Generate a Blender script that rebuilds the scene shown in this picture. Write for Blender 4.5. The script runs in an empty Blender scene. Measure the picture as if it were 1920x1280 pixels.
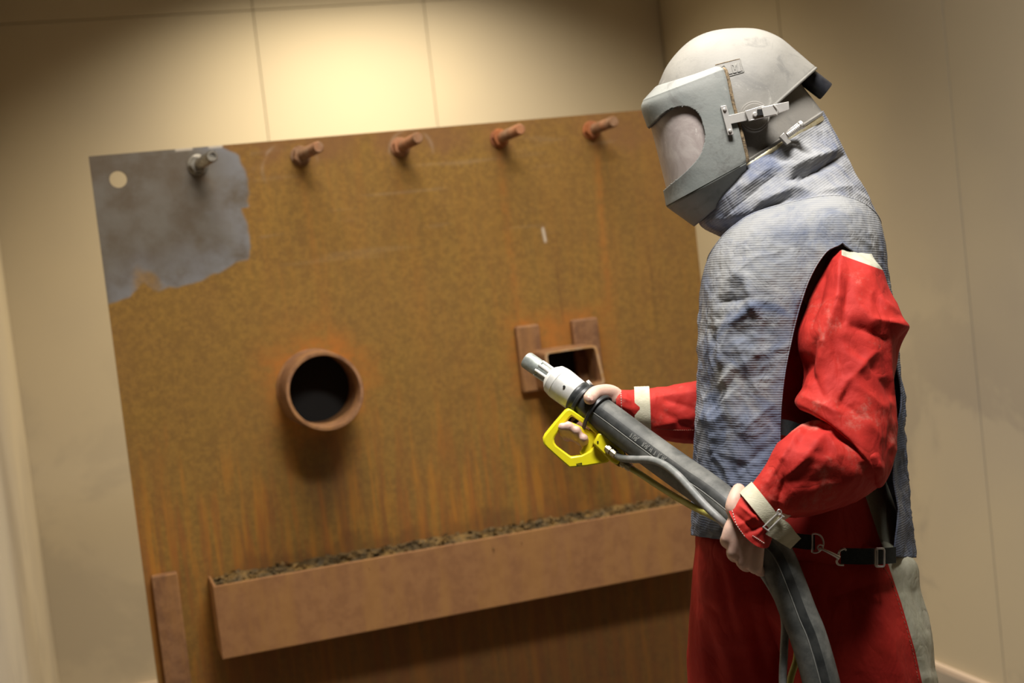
import bpy, bmesh, math
import numpy as np
from mathutils import Vector, Matrix

# ---------------------------------------------------------------- camera, world, lights, exposure
FPX, YAW, PITCH, ROLL = 2618.0, .30267, .06222, .11311
F = np.array([math.sin(YAW)*math.cos(PITCH), math.cos(YAW)*math.cos(PITCH), -math.sin(PITCH)])
R0 = np.array([math.cos(YAW), -math.sin(YAW), 0.0]); U0 = np.cross(R0, F)
RR = math.cos(ROLL)*R0 - math.sin(ROLL)*U0
UU = math.cos(ROLL)*U0 + math.sin(ROLL)*R0
CAM = np.array([0, 0, 1.6])
scn = bpy.context.scene
COL = scn.collection
cd = bpy.data.cameras.new('camera'); cam = bpy.data.objects.new('camera', cd); COL.objects.link(cam)
cam.matrix_world = Matrix(((RR[0], UU[0], -F[0], CAM[0]), (RR[1], UU[1], -F[1], CAM[1]), (RR[2], UU[2], -F[2], CAM[2]), (0, 0, 0, 1)))
cd.sensor_width = 36; cd.lens = FPX/1920*36; cd.clip_start = .05
cd.dof.use_dof = True; cd.dof.focus_distance = 2.18; cd.dof.aperture_fstop = 4
scn.camera = cam

w = bpy.data.worlds.new('world'); scn.world = w; w.use_nodes = True
w.node_tree.nodes['Background'].inputs[0].default_value = (.9, .95, 1, 1)
w.node_tree.nodes['Background'].inputs[1].default_value = .02

def area(name, loc, target, size, power, color, spread=180):
    l = bpy.data.lights.new(name, 'AREA'); l.shape = 'RECTANGLE'; l.size, l.size_y = size
    l.energy = power; l.color = color; l.spread = math.radians(spread)
    o = bpy.data.objects.new(name, l); COL.objects.link(o); o.location = loc
    d = Vector(target)-Vector(loc); o.rotation_euler = d.to_track_quat('-Z', 'Y').to_euler(); return o
WARM = (1, .84, .58); NEUT = (1, .93, .84)
area('ceiling_lamp_back', (1.3, 5.12, 3.2), (1.3, 5.35, 0), (1.0, .25), 46, (1, .85, .61), 116)
area('ceiling_lamp_plate', (.8, 2.85, 3.3), (.8, 2.95, 0), (1.3, .25), 26, (1, .91, .78), 106)
area('ceiling_lamp_near', (.82, 1.32, 3.2), (1.1, 1.95, 1.0), (.8, .3), 36, (1, .97, .93), 122)
area('ceiling_lamp_right', (2.0, 2.6, 3.35), (2.1, 2.6, 0), (.3, 1.3), 15, NEUT, 155)
scn.view_settings.view_transform = 'Standard'; scn.view_settings.look = 'None'
scn.view_settings.gamma = 1; scn.view_settings.use_curve_mapping = False
scn.view_settings.exposure = 0

# ---------------------------------------------------------------- helpers
D0 = 2.35
def P(px, py, d):
    px, py, d = np.broadcast_arrays(np.asarray(px, float), np.asarray(py, float), np.asarray(d, float))
    return CAM + (((px-960)/FPX)[..., None]*RR - ((py-640)/FPX)[..., None]*UU + F)*d[..., None]
def Q(a): a = np.asarray(a, float); return P(a[..., 0], a[..., 1], D0+a[..., 2])
def proj(v):
    q = np.asarray(v)-CAM; d = q@F
    return 960+FPX*(q@RR)/d, 640-FPX*(q@UU)/d, d-D0
def hit(px, py, Y):
    r = ((px-960)/FPX)*RR-((py-640)/FPX)*UU+F; return CAM+r*((Y-CAM[1])/r[1])
def cr(tab, m):
    """Catmull-Rom resampling of table rows."""
    t = np.asarray(tab, float); n = len(t); p = np.vstack([2*t[0]-t[1], t, 2*t[-1]-t[-2]])
    u = np.linspace(0, n-1, m); i = np.minimum(u.astype(int), n-2); f = (u-i)[:, None]
    a, b, c, d = p[i], p[i+1], p[i+2], p[i+3]
    return .5*(2*b+(c-a)*f+(2*a-5*b+4*c-d)*f**2+(3*b-a-3*c+d)*f**3)
_rng = np.random.default_rng(7); _perm = _rng.random((32, 32, 32))
def vnoise(p):
    i = np.floor(p).astype(int); f = p-i; f = f*f*(3-2*f); r = 0
    for a in (0, 1):
        for b in (0, 1):
            for c in (0, 1):
                wgt = (f[..., 0] if a else 1-f[..., 0])*(f[..., 1] if b else 1-f[..., 1])*(f[..., 2] if c else 1-f[..., 2])
                r = r+wgt*_perm[(i[..., 0]+a) % 32, (i[..., 1]+b) % 32, (i[..., 2]+c) % 32]
    return r*2-1
def fbm(p, o=3):
    s = 0; a = 1
    for k in range(o): s = s+a*vnoise(p*2**k+17.3*k); a *= .5
    return s
def crumple(p, o=2):
    """creased-cloth noise: flat facets meeting in ridges"""
    s = 0; a = 1
    q = p + .35*np.stack([vnoise(p*1.3+5), vnoise(p*1.3+9), vnoise(p*1.3+31)], -1)
    for k in range(o): s = s+a*(.45-1.6*np.abs(vnoise(q*1.9**k+11.7*k))); a *= .5
    return s
def mesh_obj(name, V, faces, mats, parent=None, smooth=True, fm=None):
    V = np.asarray(V, float).reshape(-1, 3)
    off = np.array(ROOT.get(parent.name if parent else '', (0, 0, 0)))
    me = bpy.data.meshes.new(name); me.from_pydata((V-off).tolist(), [], [list(map(int, f)) for f in faces])
    for m in (mats if isinstance(mats, (list, tuple)) else [mats]): me.materials.append(m)
    if fm is not None: me.polygons.foreach_set('material_index', np.asarray(fm, np.int32))
    if smooth: me.polygons.foreach_set('use_smooth', [True]*len(me.polygons))
    me.update()
    o = bpy.data.objects.new(name, me); COL.objects.link(o)
    if parent: o.parent = parent; ROOT[o.name] = tuple(off)
    return o
ROOT = {}
def empty(name, loc, label, cat, group=None):
    o = bpy.data.objects.new(name, None); COL.objects.link(o); o.location = loc; ROOT[o.name] = tuple(loc)
    o['label'] = label; o['category'] = cat
    if group: o['group'] = group
    o.empty_display_size = .1
    return o
def gfaces(r, c, closed=True, cap0=False, cap1=False, base=0):
    fs = []; m = c if closed else c-1
    for i in range(r-1):
        for j in range(m):
            k = (j+1) % c; fs.append((base+i*c+j, base+i*c+k, base+(i+1)*c+k, base+(i+1)*c+j))
    if cap0: fs.append(tuple(base+j for j in range(c))[::-1])
    if cap1: fs.append(tuple(base+(r-1)*c+j for j in range(c)))
    return fs
def gnormals(G, closed=True):
    du = np.gradient(G, axis=0)
    if closed: dv = (np.roll(G, -1, 1)-np.roll(G, 1, 1))
    else: dv = np.gradient(G, axis=1)
    n = np.cross(du, dv); n /= np.linalg.norm(n, axis=-1, keepdims=True)+1e-12
    c = G.mean(axis=1, keepdims=True)
    s = np.sign(np.median(((G-c)*n).sum(-1), axis=1))[:, None, None]; s[s == 0] = 1
    return n*s
def folds(G, N, segs):
    """push the cloth in or out along fold lines"""
    x, y, _ = proj(G); view = (G-CAM); view = view/np.linalg.norm(view, axis=-1, keepdims=True)
    face = np.clip(-(N*view).sum(-1)*3, 0, 1); D = np.zeros(x.shape)
    for (x0, y0, x1, y1, h, wd) in segs:
        dx, dy = x1-x0, y1-y0; L = dx*dx+dy*dy
        t = ((x-x0)*dx+(y-y0)*dy)/L; tc = np.clip(t, 0, 1)
        d = np.hypot(x-x0-tc*dx, y-y0-tc*dy)
        D += h*.001*np.exp(-(d/wd)**1.25)*(1-.35*np.abs(2*tc-1))
    return G+N*(D*face)[..., None]
def ring(Lp, Rp, dd, b, n=64, ex=2.2, bulge=0, th=None):
    Lp, Rp = np.asarray(Lp, float), np.asarray(Rp, float)
    if th is None: th = np.linspace(0, 2*np.pi, n, endpoint=False)
    c, s = np.cos(th), np.sin(th)
    cc = np.sign(c)*np.abs(c)**(2/ex); ss = np.sign(s)*np.abs(s)**(2/ex)
    m = (Lp+Rp)/2; h = (Rp-Lp)/2
    return np.stack([m[0]+h[0]*cc, m[1]+h[1]*cc+bulge*np.abs(s)**1.4, dd-b*ss], -1)
def loft_px(tab, m, n=64, ex=2.2):
    """rows: Lx,Ly,Rx,Ry,dd,b,bulge -> world grid"""
    T = cr(tab, m)
    return Q(np.array([ring(r[0:2], r[2:4], r[4], max(r[5], .002), n, ex, r[6]) for r in T]))
def tube_grid(pts, rad, n=16, m=None):
    pts = np.asarray(pts, float); rad = np.broadcast_to(np.asarray(rad, float), (len(pts),)).copy()
    if m: T = cr(np.column_stack([pts, rad]), m); pts, rad = T[:, :3], T[:, 3]
    tg = np.gradient(pts, axis=0); tg /= np.linalg.norm(tg, axis=1, keepdims=True)
    u = np.cross(tg[0], (0, 0, 1)); 
    if np.linalg.norm(u) < .1: u = np.cross(tg[0], (0, 1, 0))
    G = []; th = np.linspace(0, 2*np.pi, n, endpoint=False)
    for p, t, r in zip(pts, tg, rad):
        u = u-t*(u@t); u /= np.linalg.norm(u); v = np.cross(t, u)
        G.append(p+r*(np.cos(th)[:, None]*u+np.sin(th)[:, None]*v))
    return np.array(G)
class MB:
    def __init__(s): s.v = []; s.f = []; s.m = []; s.n = 0
    def add(s, V, fs, mi=0):
        V = np.asarray(V, float).reshape(-1, 3); s.v.append(V); s.f += [tuple(k+s.n for k in f) for f in fs]; s.m += [mi]*len(fs); s.n += len(V)
    def grid(s, G, closed=True, c0=True, c1=True, mi=0): s.add(G, gfaces(G.shape[0], G.shape[1], closed, c0, c1), mi)
    def tube(s, pts, rad, n=16, m=None, c=True, mi=0): s.grid(tube_grid(pts, rad, n, m), True, c, c, mi)
    def box(s, a, b, mi=0):
        (x0, y0, z0), (x1, y1, z1) = a, b
        s.add([(x0, y0, z0), (x1, y0, z0), (x1, y1, z0), (x0, y1, z0), (x0, y0, z1), (x1, y0, z1), (x1, y1, z1), (x0, y1, z1)],
              [(0, 3, 2, 1), (4, 5, 6, 7), (0, 1, 5, 4), (1, 2, 6, 5), (2, 3, 7, 6), (3, 0, 4, 7)], mi)
    def prism(s, A, B, mi=0):
        n = len(A); s.add(list(A)+list(B), [tuple(range(n)), tuple(range(n, 2*n))[::-1]]+[(i, i+n, (i+1) % n+n, (i+1) % n) for i in range(n)], mi)
    def build(s, name, mats, parent=None, smooth=True, bevel=0, angle=35):
        o = mesh_obj(name, np.vstack(s.v), s.f, mats, parent, smooth, s.m)
        bm = bmesh.new(); bm.from_mesh(o.data); bmesh.ops.recalc_face_normals(bm, faces=bm.faces)
        bm.to_mesh(o.data); bm.free()
        if bevel: bv = o.modifiers.new('b', 'BEVEL'); bv.width = bevel; bv.segments = 2; bv.limit_method = 'ANGLE'; bv.angle_limit = math.radians(40)
        if smooth: o.data.set_sharp_from_angle(angle=math.radians(angle))
        return o
def ppoly(poly, dd, th):
    """pixel polygon at depth dd -> front & back loops in the world, thickness th metres"""
    A = Q([(x, y, dd-th/2) for x, y in poly]); return A, A+F*th
def cyl_pts(c, ax, r, n=24):
    ax = np.array(ax, float); ax /= np.linalg.norm(ax); u = np.cross(ax, (.3, .2, 1)); u /= np.linalg.norm(u); v = np.cross(ax, u)
    t = np.linspace(0, 2*np.pi, n, endpoint=False); return np.array(c)+r*(np.cos(t)[:, None]*u+np.sin(t)[:, None]*v)
def lathe(c0, c1, prof, n=24):
    """prof = [(t along c0->c1 0..1, radius)]"""
    c0, c1 = np.array(c0), np.array(c1); return np.array([cyl_pts(c0+(c1-c0)*t, c1-c0, r, n) for t, r in prof])

# ---------------------------------------------------------------- materials
class NT:
    def __init__(s, name, rough=.7, metal=0.0, spec=.5):
        s.m = bpy.data.materials.new(name); s.m.use_nodes = True; s.t = s.m.node_tree; s.n = s.t.nodes
        s.b = s.n['Principled BSDF']; s.b.inputs['Roughness'].default_value = rough; s.b.inputs['Metallic'].default_value = metal
        s.b.inputs['Specular IOR Level'].default_value = spec
        s.co = s.n.new('ShaderNodeTexCoord').outputs['Object']
    def L(s, a, b): s.t.links.new(a, b)
    def map(s, scale, rot=(0, 0, 0), src=None):
        m = s.n.new('ShaderNodeMapping'); m.inputs['Scale'].default_value = scale; m.inputs['Rotation'].default_value = rot
        s.L(src or s.co, m.inputs[0]); return m.outputs[0]
    def noise(s, scale, detail=4, rough=.6, src=None, dist=0):
        m = s.n.new('ShaderNodeTexNoise'); m.inputs['Scale'].default_value = scale; m.inputs['Detail'].default_value = detail
        m.inputs['Roughness'].default_value = rough; m.inputs['Distortion'].default_value = dist; s.L(src or s.co, m.inputs['Vector']); return m.outputs['Fac']
    def ramp(s, fac, lo, hi):
        m = s.n.new('ShaderNodeMapRange'); m.inputs[1].default_value = lo; m.inputs[2].default_value = hi; m.interpolation_type = 'SMOOTHSTEP'
        s.L(fac, m.inputs[0]); return m.outputs[0]
    def math(s, op, a, b=None, c=None):
        m = s.n.new('ShaderNodeMath'); m.operation = op
        for i, v in enumerate((a, b, c)):
            if v is None: continue
            if isinstance(v, (int, float)): m.inputs[i].default_value = v
            else: s.L(v, m.inputs[i])
        return m.outputs[0]
    def mix(s, fac, a, b):
        m = s.n.new('ShaderNodeMix'); m.data_type = 'RGBA'
        for i, v in ((0, fac), (6, a), (7, b)):
            if isinstance(v, (int, float)): m.inputs[i].default_value = v
            elif isinstance(v, tuple): m.inputs[i].default_value = (*v, 1)
            else: s.L(v, m.inputs[i])
        return m.outputs[2]
    def xyz(s):
        m = s.n.new('ShaderNodeSeparateXYZ'); s.L(s.co, m.inputs[0]); return m.outputs
    def attr(s, name):
        m = s.n.new('ShaderNodeAttribute'); m.attribute_name = name; return m.outputs['Fac']
    def col(s, c):
        if isinstance(c, tuple): s.b.inputs['Base Color'].default_value = (*c, 1)
        else: s.L(c, s.b.inputs['Base Color'])
    def bump(s, h, strength=.3, dist=.002):
        m = s.n.new('ShaderNodeBump'); m.inputs['Strength'].default_value = strength; m.inputs['Distance'].default_value = dist
        s.L(h, m.inputs['Height'])
        if s.b.inputs['Normal'].is_linked: s.L(s.b.inputs['Normal'].links[0].from_socket, m.inputs['Normal'])
        s.L(m.outputs[0], s.b.inputs['Normal'])
def simple(name, c, rough=.6, metal=0, c2=None, scale=40, bump=0, bd=.001, lo=.35, hi=.65, spec=.5):
    k = NT(name, rough, metal, spec); nz = k.noise(scale)
    k.col(k.mix(k.ramp(nz, lo, hi), c, c2) if c2 else c)
    if bump: k.bump(nz, bump, bd)
    return k.m
M = {}
# painted steel cladding with blast dust
def wallmat(name, c, c2, dirt):
    k = NT(name, .6, 0, .25)
    a = k.mix(k.ramp(k.noise(.9, 3), .35, .7), c, c2)
    z = k.xyz()[2]
    low = k.math('MULTIPLY', k.ramp(k.noise(1.7, 5, .62, dist=.4), .46, .56), k.math('SUBTRACT', 1, k.ramp(k.math('ADD', z, k.math('MULTIPLY', k.noise(2.2, 2), .5)), .9, 1.9)))
    k.col(k.mix(k.math('MULTIPLY', low, .5), a, dirt)); k.bump(k.noise(60, 3), .05, .001); return k.m
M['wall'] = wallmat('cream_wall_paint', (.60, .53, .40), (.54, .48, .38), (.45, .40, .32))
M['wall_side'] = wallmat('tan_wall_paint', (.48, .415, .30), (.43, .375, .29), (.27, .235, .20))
M['joint'] = simple('dark_joint', (.16, .15, .09), .8)
M['floor'] = simple('dusty_floor', (.17, .145, .115), .8, 0, (.13, .11, .09), 6, .2)
M['ceiling'] = simple('ceiling_paint', (.10, .09, .075), .8)
M['back_joint'] = simple('tan_joint', (.55, .48, .36), .8)
M['trim'] = simple('pale_trim', (.62, .50, .40), .5)
# rusted plate
k = NT('rusted_steel', .82, 0, .25)
big = k.ramp(k.noise(3.2, 3), .35, .68); fine = k.ramp(k.noise(75, 5, .7), .38, .64); mid = k.ramp(k.noise(11, 5, .7), .38, .66)
c = k.mix(fine, (.175, .095, .023), (.250, .138, .030)); c = k.mix(k.math('MULTIPLY', mid, .22), c, (.27, .155, .026))
c = k.mix(k.math('MULTIPLY', big, .30), c, (.20, .105, .030))
st = k.ramp(k.noise(1, 5, .65, k.map((42, 42, 3.0))), .42, .66)
c = k.mix(k.math('MULTIPLY', st, k.attr('streak')), c, (.36, .150, .022))
c = k.mix(k.math('MULTIPLY', k.ramp(k.noise(1, 4, .6, k.map((30, 30, 2.2))), .45, .6), k.math('MULTIPLY', k.attr('streak'), .6)), c, (.20, .070, .022))
c = k.mix(k.math('MULTIPLY', k.attr('orange'), k.ramp(k.noise(30, 4), .15, .7)), c, (.36, .130, .022))
c = k.mix(k.attr('brown'), c, (.19, .088, .036))
c = k.mix(k.attr('shade_and_rust'), c, (.055, .026, .014))  # painted shadows below pipe and trough, together with dark rust stains
g = k.mix(k.ramp(k.noise(7, 5, .6), .35, .65), (.120, .093, .066), (.165, .148, .125)); g = k.mix(k.math('MULTIPLY', k.attr('bluish'), k.ramp(k.noise(9, 5, .65), .3, .6)), g, (.215, .215, .225))
c = k.mix(k.attr('bare'), c, g); c = k.mix(k.attr('chalk'), c, (.62, .55, .45)); k.col(c)
k.L(k.math('SUBTRACT', .82, k.math('MULTIPLY', k.attr('bare'), .30)), k.b.inputs['Roughness'])
k.L(k.math('MULTIPLY', k.attr('bare'), .35), k.b.inputs['Metallic'])
k.bump(k.noise(70, 4), .35, .0012); M['rust'] = k.m
def rust2(name, a, b, c2, rough=.75):
    k = NT(name, rough, 0, .3); x = k.mix(k.ramp(k.noise(30, 5, .65), .36, .64), a, b)
    x = k.mix(k.math('MULTIPLY', k.ramp(k.noise(1, 4, .6, k.map((16, 16, 3))), .42, .64), .55), x, c2); k.col(x); k.bump(k.noise(80, 3), .3, .001); return k.m
M['trough'] = rust2('rusty_trough', (.225, .105, .042), (.27, .132, .052), (.31, .155, .045))
M['section'] = rust2('rusty_section', (.150, .070, .033), (.23, .115, .052), (.30, .145, .045))
M['rim'] = rust2('pale_cut_edge', (.42, .30, .19), (.38, .21, .08), (.45, .24, .09))
M['bolt'] = rust2('rusty_bolt', (.27, .165, .095), (.19, .09, .04), (.40, .16, .07))
M['bolt_orange'] = rust2('orange_rust_nut', (.33, .12, .045), (.22, .08, .035), (.38, .12, .03))
M['zinc'] = simple('bare_steel_bolt', (.40, .37, .31), .35, .8, (.22, .20, .17), 60)
M['flakes'] = rust2('rust_flakes', (.075, .05, .02), (.19, .11, .03), (.035, .027, .015))
# coverall
k = NT('red_work_cloth', .72, 0, .25)
cl = k.mix(k.ramp(k.noise(12, 4), .35, .7), (.42, .020, .015), (.50, .028, .018))
z = k.xyz()[2]; hi_ = k.ramp(z, 1.02, 1.3)
dust = k.math('MULTIPLY', k.ramp(k.noise(12, 7, .72, dist=.25), .53, .76), k.math('MULTIPLY', hi_, .50))
k.col(k.mix(k.ramp(k.attr('beige'), .492, .508), k.mix(dust, cl, (.50, .36, .28)), k.mix(k.ramp(k.noise(14, 4), .35, .7), (.40, .39, .29), (.54, .52, .41))))
k.bump(k.math('ABSOLUTE', k.math('SUBTRACT', k.noise(20, 3, .5, k.map((1, 1, .6)), dist=.4), .5)), .7, .010); k.bump(k.noise(60, 4, .6), .25, .003); k.bump(k.noise(500, 2), .12, .0006); M['red'] = k.m
k = NT('beige_work_cloth', .85, 0, .2); k.col(k.mix(k.ramp(k.noise(14, 4), .35, .7), (.37, .36, .26), (.45, .43, .33))); k.bump(k.noise(26, 5), .35, .004); M['beige'] = k.m
k = NT('webbing', .85, 0, .2); k.col(k.mix(k.ramp(k.noise(60, 3), .3, .7), (.50, .47, .33), (.60, .56, .42))); k.bump(k.noise(1, 0, .5, k.map((300, 300, 900))), .3, .001); M['webbing'] = k.m
# ribbed blue-grey vest
def ripstop(name, base, base2, dustc, ang, dlo=.42, dhi=.66):
    k = NT(name, .8, 0, .2)
    wv = k.n.new('ShaderNodeTexWave'); wv.wave_type = 'BANDS'; wv.bands_direction = 'Z'; wv.inputs['Scale'].default_value = 84; wv.inputs['Distortion'].default_value = .5
    wv.inputs['Detail'].default_value = 1; wv.inputs['Detail Scale'].default_value = .4
    k.L(k.map((1, 1, 1), ang), wv.inputs['Vector']); wv = wv.outputs['Fac']
    z = k.xyz()[2]
    d = k.math('ADD', k.noise(10, 6, .68, dist=.7), k.math('MULTIPLY', k.ramp(z, 1.05, 1.72), .22))
    cc = k.mix(k.ramp(k.noise(5, 3), .35, .65), base, base2)
    cc = k.mix(k.math('MULTIPLY', k.ramp(d, dlo, dhi), .85), cc, dustc)
    cc = k.mix(k.math('MULTIPLY', k.math('SUBTRACT', 1, wv), .16), cc, (.07, .085, .13))
    k.col(cc); k.bump(wv, .3, .0010); k.bump(k.math('ABSOLUTE', k.math('SUBTRACT', k.noise(24, 3, .55, dist=.5), .5)), .5, .010); k.bump(k.noise(70, 4, .6), .3, .003); return k.m
M['vest'] = ripstop('ribbed_blue_grey_cloth', (.112, .135, .200), (.135, .158, .220), (.36, .355, .335), (.0, -.10, 0), .46, .82)
M['hood'] = ripstop('ribbed_hood_cloth', (.13, .152, .225), (.155, .175, .25), (.38, .375, .36), (.25, .45, 0), .52, .84)
M['black_web'] = simple('black_webbing', (.008, .012, .013), .8, 0, (.014, .02, .02), 200, .2)
# helmet
def plastic(name, a, b, d, rough, zlo, zhi, dirt=(.13, .125, .115)):
    k = NT(name, rough, 0, .35); x = k.mix(k.ramp(k.noise(9, 5, .65, dist=.5), .36, .66), a, b)
    z = k.xyz()[2]; x = k.mix(k.math('MULTIPLY', k.ramp(k.math('ADD', z, k.math('MULTIPLY', k.noise(14, 4), .10)), zlo, zhi), .8), x, d)
    x = k.mix(k.math('MULTIPLY', k.ramp(k.noise(13, 7, .72, dist=1.0), .50, .68), .6), x, dirt)
    x = k.mix(k.math('MULTIPLY', k.ramp(k.noise(22, 6, .75, dist=.6), .60, .74), .35), x, (.55, .53, .47))
    k.col(x); k.bump(k.noise(230, 3), .3, .0008); k.bump(k.noise(30, 4), .15, .002); return k.m
M['shell'] = plastic('dusty_grey_helmet', (.19, .18, .158), (.235, .222, .197), (.29, .275, .24), .62, 1.86, 1.98)
M['shell_low'] = plastic('grey_inner_shell', (.205, .19, .165), (.235, .22, .195), (.25, .23, .2), .65, 1.9, 2.1)
M['visor'] = plastic('worn_visor_rubber', (.20, .215, .20), (.255, .265, .245), (.30, .30, .275), .6, 1.83, 1.92)
k = NT('dusty_lens', .35, 0, .4); x = k.mix(k.ramp(k.noise(16, 6, .7, dist=1), .35, .7), (.40, .335, .31), (.56, .50, .46))
x = k.mix(k.ramp(k.noise(1, 5, .75, k.map((60, 60, 22), (0, .6, 0))), .62, .70), x, (.74, .70, .64)); k.col(x)
k.b.inputs['Transmission Weight'].default_value = .04; M['lens'] = k.m
M['grit'] = simple('gritty_seal', (.28, .20, .11), .9, 0, (.10, .07, .04), 180, .6, .002)
M['chrome'] = simple('satin_steel', (.74, .71, .66), .36, .6, (.64, .61, .57), 30)
M['dark'] = simple('shade_and_mark_black', (.008, .007, .006), .9)  # black painted for shade inside pipe and box; also small dark parts and marks
M['black_rubber'] = simple('black_rubber_port', (.015, .016, .02), .45, 0, (.03, .03, .035), 40)
k = NT('dusty_rubber_hose', .55, 0, .4); k.col(k.mix(k.ramp(k.noise(16, 6, .7), .35, .7), (.055, .058, .054), (.155, .155, .14))); k.bump(k.noise(120, 3), .15, .0008); M['hose'] = k.m
M['hose_band'] = simple('smooth_black_band', (.018, .02, .02), .4, 0, (.04, .042, .04), 50)
M['hose_line'] = simple('pale_seam_line', (.22, .22, .20), .6)
M['hose_low'] = M['hose']
M['grey_hose'] = simple('grey_rubber_line', (.16, .17, .16), .5, 0, (.25, .25, .24), 50)
M['yellow_hose'] = simple('yellow_air_line', (.42, .37, .06), .4, 0, (.50, .46, .12), 40)
M['yellow'] = simple('yellow_plastic', (.93, .82, .012), .38, 0, (.86, .74, .02), 25)
M['nozzle'] = simple('cast_nozzle_holder', (.74, .74, .70), .5, .1, (.60, .59, .55), 40, .2)
M['nozzle_tip'] = simple('worn_nozzle', (.36, .39, .36), .4, .3, (.22, .24, .23), 60, .2)
M['brass'] = simple('brass_fitting', (.62, .57, .40), .42, .7, (.5, .42, .25), 80)
k = NT('skin', .5, 0, .4); k.col(k.mix(k.ramp(k.noise(40, 4), .35, .65), (.72, .49, .39), (.68, .43, .33)))
k.b.inputs['Subsurface Weight'].default_value = .12; k.b.inputs['Subsurface Radius'].default_value = (.02, .008, .004); k.bump(k.noise(260, 3), .2, .0007); M['skin'] = k.m
M['stitch'] = simple('white_thread', (.62, .52, .45), .8)
M['red_stitch'] = simple('faded_thread', (.36, .16, .10), .8)
M['boot'] = simple('black_leather', (.02, .018, .015), .5)

# ---------------------------------------------------------------- setting
XL, XR, YB, ZC = -.225, 2.72, 5.9, 3.45
def panels(name, backing, quads_fn, mat, jm='joint'):
    b = MB(); b.box(*backing); o = b.build(name, M[jm], None, False); o['kind'] = 'structure'; ROOT[o.name] = (0, 0, 0)
    for a, c in quads_fn:
        q = MB(); q.box(a, c); q.build('panel', mat, o, False, bevel=.0015)
    return o
g = .0015
seams = [-.225, .12+.0, .882, 1.618, 2.72]
L_ = []
for i in range(len(seams)-1):
    for z0, z1 in ((0, 2.727), (2.727, ZC)):
        L_.append(((seams[i]+(g if i else 0), YB, z0+(g if z0 else 0)), (seams[i+1]-g, YB+.035, z1-g)))
L_ = [q for q in L_ if q[0][0] != .12+g]
L_ = [((-.225, YB, z0), (.882-g, YB+.035, z1)) for z0, z1 in ((0, 2.727-g), (2.727+g, ZC))]+[q for q in L_ if q[0][0] > .5]
panels('wall_back', ((XL-.1, YB+.02, 0), (XR+.1, YB+.12, ZC)), L_, M['wall'], 'back_joint')
ys = [-2.2, -1.3, -.28, .74, 1.76, 2.78, 3.80, 4.826, 5.9]
g = .0025
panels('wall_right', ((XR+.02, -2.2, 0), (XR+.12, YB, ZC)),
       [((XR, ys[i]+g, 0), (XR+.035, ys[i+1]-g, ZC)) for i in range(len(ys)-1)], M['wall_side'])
panels('wall_left', ((XL-.12, 2.6, 0), (XL-.02, YB, ZC)),
       [((XL-.035, 2.6, 0), (XL, 4.16-g, ZC)), ((XL-.035, 4.16+g, 0), (XL, YB, ZC))], M['wall'])
def struct(name, a, c, mat):
    b = MB(); b.box(a, c); o = b.build(name, mat, None, False); o['kind'] = 'structure'; return o
struct('wall_left_return', (-2.6, 2.5, 0), (XL-.0, 2.6, ZC), M['wall'])
struct('wall_far_left', (-2.7, -2.2, 0), (-2.6, 2.6, ZC), M['wall'])
struct('wall_front', (-2.7, -2.3, 0), (XR+.12, -2.2, ZC), M['wall'])
struct('floor', (-2.7, -2.3, -.1), (XR+.12, YB+.12, 0), M['floor'])
struct('ceiling', (-2.7, -2.3, ZC), (XR+.12, YB+.12, ZC+.1), M['ceiling'])
struct('baseboard_right', (XR-.022, -2.2, 0), (XR, YB, .018), M['trim'])
struct('baseboard_back', (XL, YB-.022, 0), (XR-.022, YB, .018), M['trim'])

# ---------------------------------------------------------------- rusted test plate
PY = 3.69; PX0, PX1, PZ = .096, 1.743, 1.964
plate = empty('steel_plate', ((PX0+PX1)/2, PY+.006, 0), 'large upright rusted steel test plate with welded studs, pipe, box section and trough', 'steel plate')
nx, nz = 412, 492
X = np.linspace(PX0, PX1, nx); Z = np.linspace(0, PZ, nz)
gx, gz = np.meshgrid(X, Z); hx, hz, hr = .1605, 1.9005, .0215
dxh, dzh = gx-hx, gz-hz; rr = np.hypot(dxh, dzh)+1e-9; sn = np.abs(rr-hr) < .0026
gx = np.where(sn, hx+dxh/rr*hr, gx); gz = np.where(sn, hz+dzh/rr*hr, gz)
gy = np.full_like(gx, PY); V = np.stack([gx, gy, gz], -1)
fs = gfaces(nz, nx, False); cen = V.reshape(-1, 3)[np.array(fs)].mean(1)
keep = np.hypot(cen[:, 0]-hx, cen[:, 2]-hz) > hr-.0005
fs = [f for f, kk in zip(fs, keep) if kk]
sheet = mesh_obj('plate_sheet', V, fs, M['rust'], plate, False)
md = sheet.modifiers.new('s', 'SOLIDIFY'); md.thickness = .012; md.offset = -1
x, z = gx.ravel(), gz.ravel(); p3 = np.stack([x, z, 0*x], -1)
def sm(v, a, b): t = np.clip((v-a)/(b-a), 0, 1); return t*t*(3-2*t)
n1 = fbm(p3*np.array([16, 16, 1]), 4); n2 = fbm(p3*np.array([55, 8, 1])+3, 3); n3 = fbm(p3*np.array([70, 2.2, 1])+9, 2)
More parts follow.
